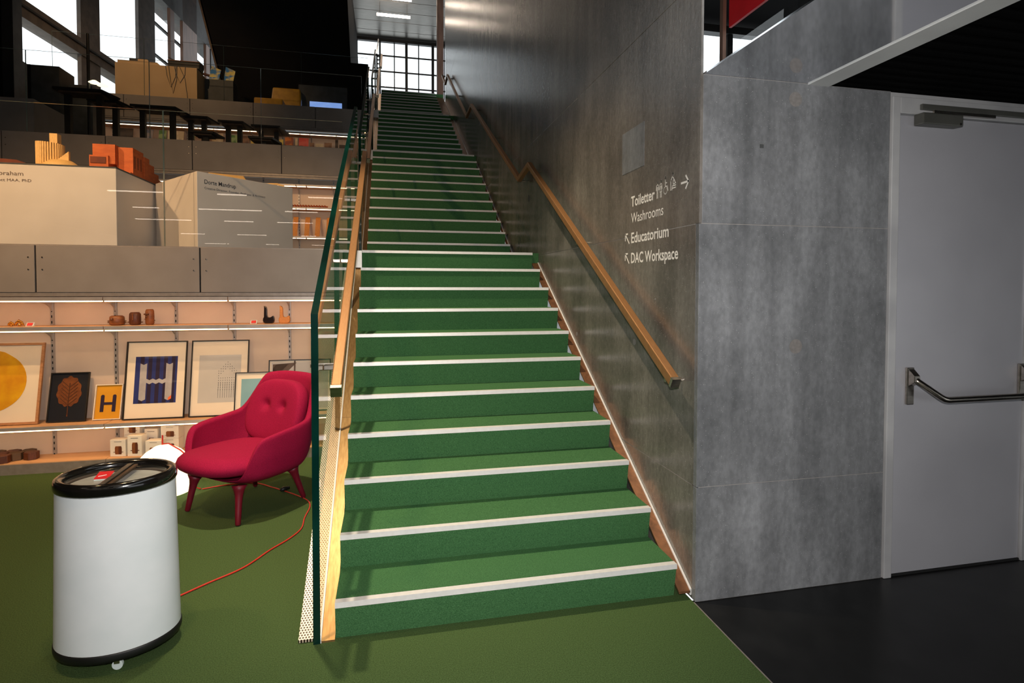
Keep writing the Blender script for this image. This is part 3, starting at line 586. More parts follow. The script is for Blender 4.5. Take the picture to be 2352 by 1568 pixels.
for s, dz in ((-1, .05), (1, .038)): obj('arm', tube(B(), [(-1.805+s*.03, FY, ZT+dz), (-1.805+s*.042, FY, ZT+dz)], .0035, 8), 'wood_dark', t)
def bird(x, m, label):
    t = thing('bird_figure', label, 'figurine', (x, FY, ZT), group='long-necked bird figures')
    pr_ = [(-.042, .01), (-.03, .0), (.03, .0), (.046, .012), (.05, .035), (.046, .058), (.038, .072), (.026, .062), (.012, .055), (-.006, .056), (-.012, .075), (-.013, .125), (-.018, .15), (-.03, .158), (-.042, .160), (-.037, .148), (-.038, .10), (-.039, .06), (-.047, .045), (-.048, .025)]
    o = obj('body', prism(B(), [(x+a, FY-.022, ZT+z) for a, z in pr_], (0, .044, 0)), m, t, bevel=.010)
    return t
mat('bird_black', S(30, 14, 10), .25, noise=(S(22, 10, 8), 10, 2, (1, 1, 1), .35, .65), coat=.4)
bird(-.83, 'bird_black', 'glossy black long-necked bird figure on the lit shelf'); bird(-.695, 'wood_light', 'light oak long-necked bird figure next to the black one')
def pricetag(x, y, z, label, m='red_sign', s=1.):
    t = thing('price_tag', label, 'sign', (x, y, z))
    obj('holder', prism(B(), [(x-.028*s, y, z), (x-.028*s, y-.03*s, z), (x-.028*s, y-.004, z+.032*s)], (.056*s, 0, 0)), 'clear_rim', t)
    obj('card', prism(B(), [(x-.02*s, y-.027*s, z+.006*s), (x+.02*s, y-.027*s, z+.006*s), (x+.02*s, y-.011*s, z+.028*s), (x-.02*s, y-.011*s, z+.028*s)], (0, -.003, -.0006)), m, t)
    return t
pricetag(-.955, FY, ZT, 'small red price tag left of the black bird figure'); pricetag(-2.70, FY, ZT, 'small red price tag beside the golden shells')
mat('gold', S(226, 180, 90), .12, 1., noise=(S(200, 150, 70), 10, 2, (1, 1, 1), .35, .65))
for x, rad, lab in ((-2.845, .018, 'smaller gold polished shell ornament at the left of the shelf'), (-2.785, .026, 'larger gold polished shell ornament beside the price tag')):
    t = thing('gold_ornament', lab, 'ornament', (x, FY, ZT), group='gold shell ornaments')
    bm = B(); tube(bm, [(x-rad*1.1, FY, ZT+.008), (x-rad*.9, FY, ZT+rad*1.1), (x-rad*.2, FY, ZT+rad*1.7), (x+rad*.6, FY, ZT+rad*1.2), (x+rad*1.1, FY, ZT+.008)], [.007, .010, .013, .010, .006], 10)
    obj('arch', bm, 'gold', t, smooth=True)
    obj('core', lathe(B(), [(0, 0), (rad*.5, .001), (rad*.45, rad*.7), (0, rad*.9)], (x, FY, ZT), 12), 'gold', t, smooth=True)
# boxed figures on the plinth
ZP = .0935
def carton(x, y, z, wx, dy, h, kind, label, rz=-.12):
    t = thing('figure_carton', label, 'box', (x, y, z), rz, 'white cartons of wooden figures')
    obj('box', box(B(), -wx/2, wx/2, 0, dy, 0, h), 'white_paint', t, local=True, bevel=.002)
    rr_, hh = {'low': (.034, .05), 'barrel': (.028, .07), 'tall': (.024, .095)}[kind]
    pts = [(-rr_, .2*hh), (-rr_*.85, 0), (rr_*.85, 0), (rr_, .2*hh), (rr_, .8*hh), (rr_*.8, hh), (-rr_*.8, hh), (-rr_, .8*hh)]
    obj('figure_print', prism(B(), [(a+.004, -.0012, b+h*.13) for a, b in pts], (0, .001, 0)), 'wood_mid', t, local=True)
    obj('shade_print', prism(B(), [(a*.45+.004+rr_*.5, -.0016, b+h*.13) for a, b in pts], (0, .001, 0)), 'wood_dark', t, local=True)
    bm = B()
    for s in (-1, 1): prism(bm, [(.004+s*rr_, -.0016, h*.13+hh*.25), (.004+s*(rr_+.012), -.0016, h*.13+hh*.25), (.004+s*(rr_+.012), -.0016, h*.13+hh*.31), (.004+s*rr_, -.0016, h*.13+hh*.31)], (0, .001, 0))
    obj('arm_print', bm, 'wood_dark', t, local=True)
    obj('caption', box(B(), -.03, .03, -.0012, .001, h*.87, h*.89), 'ink_dark', t, local=True)
carton(-2.035, 2.875, ZP, .125, .085, .145, 'barrel', 'white carton printed with a barrel figure, front left of the pile')
carton(-1.90, 2.855, ZP, .115, .09, .178, 'tall', 'white carton printed with a tall figure, front of the pile')
carton(-1.97, 2.985, ZP, .13, .09, .155, 'barrel', 'lower white carton at the back left of the pile')
carton(-1.97, 2.985, ZP+.156, .13, .09, .12, 'barrel', 'upper white carton printed with a barrel figure, stacked at the back left')
carton(-1.82, 2.985, ZP, .11, .09, .20, 'tall', 'white carton printed with a tall figure between the stacks')
carton(-1.755, 2.855, ZP, .13, .09, .125, 'low', 'white carton half hidden by the glowing lamp')
carton(-1.665, 2.97, ZP, .15, .10, .11, 'low', 'lower white carton at the right end of the pile')
carton(-1.665, 2.97, ZP+.111, .15, .10, .11, 'low', 'upper white carton printed with a low round figure at the right end')
# dark hexagonal cork tray on the plinth, left
t = thing('block_tray', 'dark interlocking block tray lying on the shelf plinth at the left', 'tray', (-2.95, 2.95, ZP))
k = 0
for r_ in range(3):
    for c in range(5):
        cx, cy = -3.22+c*.112+(r_ % 2)*.056, 2.885+r_*.07
        if r_ == 0 and c in (4,): continue
        obj('block', prism(B(), [(cx+.055*math.cos(a), cy+.05*math.sin(a), ZP) for a in (math.pi/6+i*math.pi/3 for i in range(6))], (0, 0, .062)), 'wood_dark' if (r_+c) % 2 else 'dark_brown', t, bevel=.003); k += 1

# ------------------------------------------------------------------ armchair
ac = thing('armchair', 'crimson upholstered armchair with button-tufted back cushion beside the stair', 'chair', (-.752, 1.756, 0), -.686)
def smooth01(t): t = max(0, min(1, t)); return t*t*(3-2*t)
def rimh(al):
    if al < 42: return .905-.02*(al/42)**2
    if al < 70: return .885-.27*smooth01((al-42)/28)
    if al < 112: return .615-.055*(al-70)/42
    if al < 146: return .56-.27*smooth01((al-112)/34)
    return .29-.03*smooth01((al-146)/34)
def shell_pt(al, s, q, ins=0.):
    """al degrees from the back, s side, q 0..1 from belly to rim"""
    h = rimh(al); a = math.radians(al)
    z0 = .195; z = z0+(h-z0)*q
    g = min(1, (max(0., z-z0)/.10))**.42
    narrow = 1-.12*smooth01((z-.52)/.42)
    ex = .70
    cx, cy = math.sin(a), math.cos(a)
    px = .40*math.copysign(abs(cx)**ex, cx)*narrow; py = (.345 if cy > 0 else .335)*math.copysign(abs(cy)**ex, cy)
    bulge = .93+.07*smooth01((z-z0)/.25)
    k = g*bulge-ins/.38
    lean = .13*max(0, (z-.28)/.62)*smooth01((cy+.35)/.9)
    return Vector((s*px*k, py*k+lean, z))
bm = B(); NA, NQ = 64, 12; outer = []; inner = []
for i in range(NA):
    d = 360*i/NA; al = d if d <= 180 else 360-d; s = 1 if d <= 180 else -1
    qs = [0.012]+[(.06+.94*j/(NQ-1)) for j in range(NQ)]
    outer.append([bm.verts.new(shell_pt(al, s, q)) for q in qs])
    col = []
    for q in qs[::-1]:
        v = shell_pt(al, s, min(q, .985), .042); v.z = max(v.z, .235) - (.006 if q > .97 else 0); col.append(bm.verts.new(v))
    inner.append(col)
for i in range(NA):
    a, b = outer[i]+inner[i], outer[(i+1) % NA]+inner[(i+1) % NA]
    for j in range(len(a)-1): bm.faces.new([a[j], b[j], b[j+1], a[j+1]])
bm.faces.new([outer[i][0] for i in range(NA)][::-1]); bm.faces.new([inner[i][-1] for i in range(NA)])
obj('shell', bm, 'chair_fabric', ac, local=True, smooth=True, sub=1)
def pillow(fn, nu=28, nv=16, e=.33):
    bm = B(); rows = []; h = nv//2
    for j in range(nv+1):
        k = min(j, nv-j)/h; v = (-1 if j < h else 1)*math.acos(min(1, k**(1/e))) if j != h else 0
        rows.append([bm.verts.new(fn(2*math.pi*i/nu, v)) for i in range(nu)])
    for j in range(nv):
        for i in range(nu): bm.faces.new([rows[j][i], rows[j][(i+1) % nu], rows[j+1][(i+1) % nu], rows[j+1][i]])
    bmesh.ops.remove_doubles(bm, verts=bm.verts, dist=1e-5)
    return bm
def sg(v, e): return math.copysign(abs(v)**e, v)
def seatf(u, v):
    x = .345*sg(math.cos(v), .35)*sg(math.cos(u), .8); y = .35*sg(math.cos(v), .35)*sg(math.sin(u), .8)
    return Vector((x, y-.105, .365+.056*sg(math.sin(v), .55)+.02*(1-(x/.34)**2)*(math.sin(v) > 0)+.02*max(0, -y)))
obj('seat_cushion', pillow(seatf, 40, 14), 'chair_fabric', ac, local=True, smooth=True, sub=1)
Mb = Matrix.Translation((.012, .215, .39)) @ Matrix.Rotation(math.radians(-17), 4, 'X')
def backf(u, v):
    # u around the outline, v through the thickness
    x = sg(math.cos(v), .32)*sg(math.cos(u), .62)*(.285); z = sg(math.cos(v), .32)*sg(math.sin(u), .62)*.245
    x *= 1-.16*max(0, (z+.0)/.245)**1.5
    y = -.062*sg(math.sin(v), .6)*-1
    if y < 0:
        for bx in (-.085, .085):
            d2 = (x-bx)**2+(z-.035)**2; y += .030*math.exp(-d2/.0012)
        y -= .012*(1-(x/.27)**2)
    y += -.10*(x/.285)**2*.45
    return Mb @ Vector((x, y, z+.235))
obj('back_cushion', pillow(backf, 64, 34), 'chair_fabric', ac, local=True, smooth=True, sub=1)
for bx in (-.085, .085):
    c = Mb @ Vector((bx, -.030, .255)); obj('button', lathe(B(), [(0, -.004), (.011, -.003), (.012, .003), (0, .006)], M=Matrix.Translation(c) @ Matrix.Rotation(math.radians(73), 4, 'X'), seg=14), 'chair_fabric', ac, local=True, smooth=True)
for sx, sy in ((-1, -1), (1, -1), (1, 1), (-1, 1)):
    tx, ty = sx*.225, (-.235 if sy < 0 else .20); bx_, by_ = sx*.26, (-.275 if sy < 0 else .275)
    pts = [(tx+(bx_-tx)*q, ty+(by_-ty)*q, .245*(1-q)+.004) for q in (0, .12, .25, .4, .7, .97, 1)]
    obj('leg', tube(B(), pts, [.050, .034, .026, .0225, .020, .0175, .013], 16), 'chair_leg', ac, local=True, smooth=True)

# ------------------------------------------------------------------ oval display freezer
FX, FY_ = -.903, .162
fz = thing('display_freezer', 'white oval display freezer with black rim and glass lids on castors', 'freezer', (FX, FY_, 0), .016)
A_, B_ = .235, .194
def ov(r, z): return (r, z)
obj('body', lathe(B(), [(.985, .078), (.93, .717)], seg=96, sx=A_, sy=B_, cap=False), 'freezer_white', fz, local=True, smooth=True)
obj('base_ring', lathe(B(), [(.90, .048), (.985, .05), (1.0, .062), (1.0, .078), (.985, .084), (.9, .084)], seg=64, sx=A_, sy=B_), 'black', fz, local=True, smooth=True)
rim = obj('rim', lathe(B(), [(.80, .715), (.93, .715), (.955, .725), (.96, .742), (.945, .760), (.90, .768), (.83, .764), (.80, .752), (.795, .735), (.80, .715)], seg=64, sx=A_, sy=B_, cap=False), 'black_gloss', fz, local=True, smooth=True)
obj('inner_liner', lathe(B(), [(.80, .72), (.78, .70), (.77, .64)], seg=48, sx=A_, sy=B_, cap=False), 'black', fz, local=True)
obj('frost_shelf', lathe(B(), [(0, .722), (.765, .722), (.765, .716), (0, .716)], seg=48, sx=A_, sy=B_), 'freezer_inside', fz, local=True)
for s in (-1, 1):
    pts = [(A_*.79*math.cos(a), B_*.79*math.sin(a), .742) for a in [(-math.pi/2+math.pi*i/20) if s > 0 else (math.pi/2+math.pi*i/20) for i in range(21)]]
    obj('glass_lid', prism(B(), pts, (0, 0, .005)), 'glass_clear', fz, local=True)
obj('centre_bar', box(B(), -.016, .012, -B_*.80, B_*.80, .740, .758), 'black_gloss', fz, local=True, bevel=.004)
obj('handle', box(B(), .012, .026, -B_*.74, B_*.74, .744, .752), 'dark_brown', fz, local=True)
for sx, sy in ((-.55, -.55), (.28, -.92), (.6, .55), (-.6, .55)):
    x, y = sx*A_*.8, sy*B_*.86
    c = obj('castor', tube(B(), [(x, y-.006, .020), (x, y+.006, .020)], .020, 18), 'clear_rim', fz, local=True)
    obj('fork', box(B(), x-.010, x+.010, y-.012, y+.012, .028, .05), 'steel', fz, local=True)
t = thing('price_tag', 'red and white sales tag lying on the freezer glass', 'sign', (-.94, .13, .748))
obj('holder', box(B(), -.966, -.912, .105, .155, .748, .753), 'clear_rim', t); obj('card', prism(B(), [(-.968, .108, .7535), (-.912, .108, .7535), (-.912, .160, .768), (-.968, .160, .768)], (0, 0, .0015)), 'red_sign', t)
obj('card_text', prism(B(), [(-.958, .122, .7592), (-.93, .130, .7614), (-.93, .134, .7625), (-.958, .126, .7603)], (0, 0, .0008)), 'letter_white', t)

# glowing dome lamp on the floor
dl = thing('dome_lamp', 'glowing white dome lamp with red flex on the floor behind the freezer', 'lamp', (-1.43, 2.16, 0))
LX, LY = -1.43, 2.16
sh = obj('shade', lathe(B(), [(.19, .005), (.215, .03), (.225, .10), (.212, .17), (.175, .245), (.12, .305), (.06, .345), (0, .36)], (LX, LY, 0), 36), 'lamp_shade', dl, smooth=True)
obj('handle', tube(B(), [(LX-.006, LY, .355), (LX-.005, LY, .43)], .006, 8), 'red_cord', dl)
obj('flex', tube(B(), [(LX, LY-.01, .366), (LX+.04, LY-.01, .368), (LX+.12, LY-.01, .312), (LX+.18, LY-.01, .248), (LX+.219, LY-.01, .17), (LX+.231, LY-.01, .10), (LX+.222, LY-.01, .02), (LX+.26, LY-.02, .008)], .0055, 8), 'red_cord', dl, smooth=True)
cp = [(-.93, .38), (-.86, .47), (-.775, .56), (-.689, .647), (-.551, .78), (-.452, .968), (-.365, 1.107), (-.316, 1.243), (-.319, 1.417), (-.310, 1.606), (-.345, 1.737), (-.44, 1.861), (-.548, 1.976), (-.647, 2.072), (-.80, 2.2), (-1.0, 2.2), (-1.16, 2.14)]
def cat(P, n=6):
    out = []
    for i in range(len(P)-1):
        p0, p1, p2, p3 = (Vector((*P[max(0, min(len(P)-1, i+k))], 0)) for k in (-1, 0, 1, 2))
        for j in range(n):
            t = j/n; out.append(.5*((2*p1)+(p2-p0)*t+(2*p0-5*p1+4*p2-p3)*t*t+(3*p1-p0-3*p2+p3)*t**3))
    return out+[Vector((*P[-1], 0))]
pc = thing('power_cord', 'red power cord trailing over the green floor from freezer to lamp', 'cord', (-.45, 1.0, 0))
obj('flex', tube(B(), [(p.x, p.y, .0055) for p in cat(cp)], .0045, 8), 'red_cord', pc, smooth=True)
obj('plug', tube(B(), [(-.565, 1.955, .018), (-.545, 1.972, .02), (-.51, 2.0, .018)], [.012, .019, .011], 12), 'black', pc, smooth=True)

# ------------------------------------------------------------------ terrace one: white plinths with models
pa = thing('exhibition_plinth', 'long white exhibition plinth with wooden and terracotta models on top', 'plinth', (-3.2, 3.2, Z1))
obj('box', box(B(), -4.3, -2.149, 3.2, 4.75, Z1, 2.612), 'plinth_white', pa, bevel=.003); obj('top_board', box(B(), -4.3, -2.147, 3.198, 4.75, 2.612, 2.624), 'dark_grey', pa)
MA = lambda x, z: frame_M((x, 3.1985, z), (1, 0, 0), (0, 0, 1))
text('Abraham', .225, .036, 'lettering', 'ink_warm_dark', pa, MA(-3.09, 2.515)); text('Architect MAA, PhD', .36, .024, 'lettering', 'ink_warm_dark', pa, MA(-3.165, 2.462))
cb = Vector((-1.488, 3.205)); eu = Vector((.717, .759)).normalized(); ev = Vector((-eu.y, eu.x))
pbx = thing('exhibition_plinth', 'square white exhibition plinth turned corner-on behind the glass', 'plinth', (-1.49, 3.9, Z1))
bm = B(); prism(bm, [(cb.x, cb.y, Z1), (-.771, 3.964, Z1), (-1.408, 4.779, Z1), (-2.125, 4.02, Z1)], (0, 0, 2.62-Z1)); obj('box', bm, 'plinth_white', pbx, bevel=.003)
def MBx(u, z): q = cb+eu*u; n = Vector((eu.y, -eu.x)); return frame_M((q.x+n.x*.0015, q.y+n.y*.0015, z), (eu.x, eu.y, 0), (0, 0, 1))
text('Dorte Mandrup', .315, .040, 'lettering', 'ink_dark', pbx, MBx(.07, 2.515), .006); text('Creative Director, Founder, Professor & Architect', .64, .022, 'lettering', 'ink_dark', pbx, MBx(.07, 2.465))
ZM = 2.626
t = thing('wooden_model', 'fluted pale wooden tower model on the long plinth', 'model', (-2.79, 3.65, ZM))
obj('site_board', box(B(), -3.02, -2.62, 3.5, 3.85, ZM, ZM+.05), 'wood_pale', t)
obj('mound', lathe(B(), [(.17, 0), (.15, .06), (.09, .105), (0, .115)], (-2.77, 3.60, ZM), 24), 'wood_pale', t, smooth=True)
for i in range(17):
    a = math.pi*(1.02+.98*i/16); r_ = .105
    x, y = -2.905+r_*math.cos(a), 3.70+r_*math.sin(a)*.8
    obj('fin', box(B(), x-.0068, x+.0068, y-.016, y+.016, ZM+.05, ZM+.297-.0015*i), 'wood_pale', t)
obj('core', lathe(B(), [(.092, .05), (.092, .285), (0, .285)], (-2.905, 3.71, ZM), 24, 1, .8), 'wood_mid', t)
obj('tower', box(B(), -2.915, -2.85, 3.70, 3.77, ZM+.28, ZM+.385), 'wood_pale', t)
obj('wedge', prism(B(), [(-2.81, 3.58, ZM+.10), (-2.70, 3.58, ZM+.10), (-2.70, 3.58, ZM+.195)], (0, .03, 0)), 'wood_pale', t)
t = thing('model_base', 'dark red-brown model site board at the left end of the long plinth', 'model', (-3.2, 3.6, ZM))
obj('board', prism(B(), [(-3.6, 3.36, ZM), (-2.88, 3.36, ZM), (-3.0, 3.36, ZM+.055), (-3.6, 3.36, ZM+.085)], (0, .10, 0)), 'brown_base', t)
t = thing('terracotta_model', 'stepped terracotta building model at the right end of the long plinth', 'model', (-2.3, 3.7, ZM))
tb = obj('front_block', box(B(), -2.51, -2.32, 3.60, 3.76, ZM+.10, ZM+.285), 'terracotta', t)
obj('window_block', box(B(), -2.53, -2.37, 3.58, 3.76, ZM+.02, ZM+.175), 'terracotta', t); obj('opening', box(B(), -2.52, -2.39, 3.574, 3.585, ZM+.10, ZM+.160), 'brown_base', t)
obj('side_block', box(B(), -2.33, -2.19, 3.66, 3.90, ZM, ZM+.275), 'terracotta', t); obj('rear_block', box(B(), -2.50, -2.24, 3.76, 4.05, ZM, ZM+.265), 'terracotta', t)
for i, (y, h) in enumerate(((3.9, .24), (4.02, .19), (4.14, .12), (4.27, .07))): obj('stepped_block', box(B(), -2.36, -2.18, y, y+.12, ZM, ZM+h), 'terracotta', t)
for i in range(3): obj('slot_window', box(B(), -2.191, -2.1885, 3.69+i*.07, 3.71+i*.07, ZM+.08, ZM+.20), 'brown_base', t)
obj('site_board', box(B(), -2.54, -2.17, 3.55, 4.4, ZM, ZM+.02), 'terracotta', t)
t = thing('paper_model', 'flat cream folded model on the corner-on plinth', 'model', (-1.35, 3.7, 2.622))
obj('folded_sheet', prism(B(), [(-1.47, 3.42, 2.622), (-1.16, 3.62, 2.622), (-1.21, 3.72, 2.682), (-1.5, 3.60, 2.682)], (0, .02, .004)), 'wood_pale', t)
t = thing('paper_model', 'small arched cream model at the right corner of the corner-on plinth', 'model', (-.95, 3.92, 2.622))
obj('arched_sheet', tube(B(), [(-1.06, 3.92, 2.626), (-1.0, 3.92, 2.645), (-.92, 3.92, 2.648), (-.85, 3.92, 2.626)], .010, 8), 'wood_pale', t)

# things on the shelving of the middle terrace (seen between plinth and stair)
t = thing('wooden_comb', 'ribbed wooden rack lying on the upper lit shelf beside the stair glass', 'rack', (-1.0, 7.2, 2.832))
for i in range(14): obj('rib', box(B(), -1.32+i*.042, -1.30+i*.042, 7.12, 7.16, 2.832, 2.872), 'terracotta', t)
obj('bar', box(B(), -1.34, -.72, 7.16, 7.19, 2.832, 2.865), 'terracotta', t)
for i, x in enumerate((-1.245, -1.06, -.895, -.72)):
    tag(obj('wooden_board', prism(B(), [(x-.04, 7.2, 2.362), (x+.035, 7.2, 2.362), (x+.04, 7.36, 2.70), (x-.035, 7.36, 2.70)], (0, .015, 0)), 'wood_light', base=(x, 7.2, 2.362)), 'narrow wooden board leaning on the lower lit shelf, %s from the plinth' % ['first', 'second', 'third', 'fourth'][i], 'board', 'leaning wooden boards')

# ------------------------------------------------------------------ middle terrace: tables, benches, cabinets
def table(x, y, z, wd, dp, label, name='black_table', cat_='table', legs=2):
    t = thing(name, label, cat_, (x, y, Z2), group='black furniture on the middle terrace')
    obj('table_top', prism(B(), [(x-wd/2, y, z-.035), (x+wd/2-.05, y, z-.035), (x+wd/2+.04, y+dp, z-.035), (x-wd/2+.02, y+dp, z-.035)], (0, 0, .035)), 'black', t)
    obj('lit_underside', box(B(), x-wd/2+.05, x+wd/2-.09, y+.06, y+dp-.06, z-.06, z-.036), 'dark_brown', t)  # brown slab: warm shelf light on the black underside, put into the colour
    for i in range(legs):
        q = (x-wd/2+.12, x+wd/2-.16)[i] if legs == 2 else x
        obj('leg', box(B(), q-.04, q+.04, y+dp/2-.04, y+dp/2+.04, Z2, z-.036), 'black', t)
TB = [(-4.40, 7.45, .72, .40), (-4.28, 7.95, .50, .42), (-3.60, 8.12, .74, .42), (-3.12, 8.60, .50, .42), (-2.56, 8.78, .48, .5), (-1.99, 8.95, .56, .6)]
ORD = ['first', 'second', 'third', 'fourth', 'fifth', 'sixth']
for i, (x, y, a, b) in enumerate(TB): table(x, y, 4.60, a, b, '%s black high table from the window side on the middle terrace' % ORD[i])
for i, (x, y, a, b) in enumerate([(-2.86, 8.12, .42, .4), (-1.95, 8.30, .46, .4), (-1.52, 8.85, .48, .4)]): table(x, y, 4.22, a, b, '%s low black bench from the window side beneath the tables' % ORD[i], 'black_bench', 'bench', 1)
t = thing('drawer_cabinet', 'brown-grey cabinet on legs at the left end of the middle terrace', 'cabinet', (-5.3, 7.5, Z2))
obj('body', box(B(), -6.3, -5.03, 7.5, 8.6, Z2+.09, Z2+.62), 'fascia', t, bevel=.004)
for x in (-5.9, -5.08): obj('leg', box(B(), x-.025, x+.025, 7.52, 7.57, Z2, Z2+.09), 'dark_brown', t)
t = thing('tall_cabinet', 'dark grey tall cabinet by the window on the middle terrace', 'cabinet', (-5.4, 9.0, Z2))
obj('body', box(B(), -5.85, -5.42, 9.0, 9.5, Z2, 5.42), 'dark_grey', t); obj('side_panel', box(B(), -5.90, -5.85, 8.99, 9.5, Z2, 5.42), 'black', t); obj('door', box(B(), -5.40, -5.02, 9.25, 9.5, Z2, 5.20), 'dark_grey', t)
# books
KB = ['book_dark', 'book_blue', 'book_green', 'book_white', 'book_green', 'book_lime', 'book_white', 'book_green', 'book_brown', 'book_yellow', 'book_red', 'book_yellow', 'book_orange', 'book_white', 'book_pink', 'book_brown', 'book_white', 'book_brown', 'book_dark', 'book_dark', 'book_brown', 'book_dark']
BX = [-5.05, -4.60, -4.33, -4.08, -3.78, -3.50, -3.28, -2.98, -2.74, -2.52, -2.22, -2.05, -1.85, -1.70, -1.55, -1.38, -1.22, -1.04, -.86, -.74, -.52, -.30]
BW = [.34, .18, .14, .30, .12, .10, .22, .24, .17, .20, .17, .16, .17, .05, .20, .10, .16, .16, .06, .13, .24, .10]
BH = [.40, .36, .40, .42, .30, .30, .36, .30, .30, .22, .26, .26, .34, .34, .32, .22, .20, .24, .36, .21, .28, .18]
BN = ['dark', 'blue-grey', 'green', 'cream', 'green', 'lime', 'cream', 'green', 'brown', 'yellow', 'red', 'yellow', 'orange', 'cream', 'pink', 'brown', 'cream', 'brown', 'black', 'black', 'brown', 'black']
for i, x in enumerate(BX):
    hh = BH[i]; t = thing('book', '%s book standing on the upper lit shelf, number %s from the left' % (BN[i], ['one', 'two', 'three', 'four', 'five', 'six', 'seven', 'eight', 'nine', 'ten', 'eleven', 'twelve', 'thirteen', 'fourteen', 'fifteen', 'sixteen', 'seventeen', 'eighteen', 'nineteen', 'twenty', 'twenty-one', 'twenty-two'][i]), 'book', (x, Y3+.22, 4.362), group='books on the upper lit shelf')
    t.rotation_euler = (-.22, 0, 0)
    obj('cover', box(B(), -BW[i]/2, BW[i]/2, -.014, .0, 0, min(.44, hh+.12)), KB[i], t, local=True); obj('pages', box(B(), -BW[i]/2+.004, BW[i]/2-.004, .0, .016, .004, min(.432, hh+.112)), 'book_white', t, local=True)

# ------------------------------------------------------------------ top terrace
t = thing('reception_counter', 'cream counter on the top terrace behind the glass railing', 'counter', (-4.5, 10.75, Z3))
obj('body', box(B(), -5.27, -3.72, 10.75, 11.35, Z3, 6.19), 'slate_counter', t, bevel=.004)
obj('raised_top', prism(B(), [(-5.24, 10.80, 6.19), (-4.42, 10.80, 6.19), (-4.50, 10.80, 6.26), (-5.24, 10.80, 6.26)], (0, .4, 0)), 'slate_counter', t)
t = thing('counter_box', 'small cream box with dark side on the cream counter', 'box', (-4.85, 10.9, 6.262))
obj('box', prism(B(), [(-4.90, 10.9, 6.262), (-4.66, 10.9, 6.262), (-4.72, 10.9, 6.34), (-4.90, 10.9, 6.34)], (0, .2, 0)), 'slate_counter', t); obj('dark_side', box(B(), -5.06, -4.90, 10.9, 11.1, 6.262, 6.34), 'dark_grey', t)
t = thing('monitor', 'black monitor lying over the right end of the cream counter with loose cables', 'monitor', (-4.0, 10.85, 6.192))
obj('case', prism(B(), [(-4.28, 10.80, 6.192), (-3.70, 10.80, 6.192), (-3.68, 10.80, 6.31), (-4.30, 10.80, 6.33)], (0, .3, 0)), 'black', t); obj('rim', box(B(), -4.30, -3.68, 10.79, 11.1, 6.325, 6.338), 'wood_mid', t)
for i, (xa, xb, zl) in enumerate(((-4.32, -4.12, 5.75), (-4.26, -4.10, 5.62), (-4.15, -3.94, 5.85), (-4.05, -3.92, 5.42))):
    obj('cable', tube(B(), [(xa, 10.742, 6.19), (xa+.03, 10.742, (6.19+zl)/2), ((xa+xb)/2, 10.742, zl), (xb-.01, 10.742, (6.19+zl)/2), (xb, 10.742, 6.19)] if i < 3 else [(xa, 10.742, 6.19), (xa+.1, 10.742, 5.95), (xb+.02, 10.742, 5.5)], .006, 6), 'closer_grey', t)
t = thing('tablet', 'tilted dark tablet sticking up on the cream counter', 'tablet', (-4.2, 11.0, 6.34)); obj('slab', prism(B(), [(-4.36, 11.0, 6.46), (-4.14, 11.0, 6.34), (-4.10, 11.0, 6.345), (-4.35, 11.0, 6.475)], (0, .2, 0)), 'black', t)
for i, (x, y) in enumerate(((-3.95, 11.85), (-4.75, 13.3))):
    t = thing('wooden_chair', ['bent wooden armchair behind the cream counter', 'dark wooden chair by the tall windows behind the cream counter'][i], 'chair', (x, y, Z3), group='wooden chairs on the top terrace')
    m_ = 'wood_dark' if i == 0 else 'black'
    obj('backrest', tube(B(), [(x-.28, y+.1, Z3+.62), (x-.24, y+.15, Z3+1.05), (x, y+.2, Z3+1.12), (x+.3, y+.15, Z3+1.02), (x+.42, y-.2, Z3+.82)], .03, 8), m_, t); obj('seat', box(B(), x-.28, x+.38, y-.25, y+.25, Z3+.42, Z3+.47), m_, t, bevel=.01)
    for a, b in ((-.26, -.22), (.36, -.22), (-.26, .22), (.36, .22)): obj('leg', tube(B(), [(x+a, y+b, Z3), (x+a, y+b, Z3+.62 if b > 0 else Z3+.80)], .02, 8), m_, t)
t = thing('magazine_stand', 'low stand with colourful magazines between counter and black wall', 'stand', (-3.45, 11.3, Z3))
obj('stand', box(B(), -3.70, -3.12, 11.2, 11.6, Z3, 6.13), 'dark_grey', t)
for i, x in enumerate((-3.62, -3.32)): obj('magazine', prism(B(), [(x, 11.22, 6.13), (x+.2, 11.22, 6.13), (x+.2, 11.42, 6.42), (x, 11.42, 6.50)], (0, .02, 0)), 'magazine_art', t)
t = thing('yellow_armchair', 'mustard yellow lounge chair on the top terrace', 'chair', (-2.1, 11.3, Z3))
obj('back', prism(B(), [(-2.40, 11.35, Z3+.1), (-1.70, 11.35, Z3+.1), (-1.74, 11.45, Z3+.74), (-2.34, 11.45, Z3+.74)], (0, .16, 0)), 'yellow_leather', t, bevel=.03); obj('seat', box(B(), -2.62, -2.02, 10.85, 11.40, Z3+.08, Z3+.30), 'yellow_leather', t, bevel=.03)
for a, b in ((-2.5, 10.95), (-2.1, 10.95), (-2.35, 11.45), (-1.75, 11.45)): obj('leg', tube(B(), [(a, b, Z3), (a, b, Z3+.1)], .02, 8), 'black', t)
t = thing('video_screen', 'low blue video screen glowing on the top terrace', 'screen', (-1.2, 11.6, Z3))
obj('cabinet', box(B(), -1.80, -.70, 11.62, 11.9, Z3, 6.30), 'dark_grey', t); obj('display', box(B(), -1.55, -.82, 11.605, 11.62, Z3+.12, 5.92), 'screen', t)
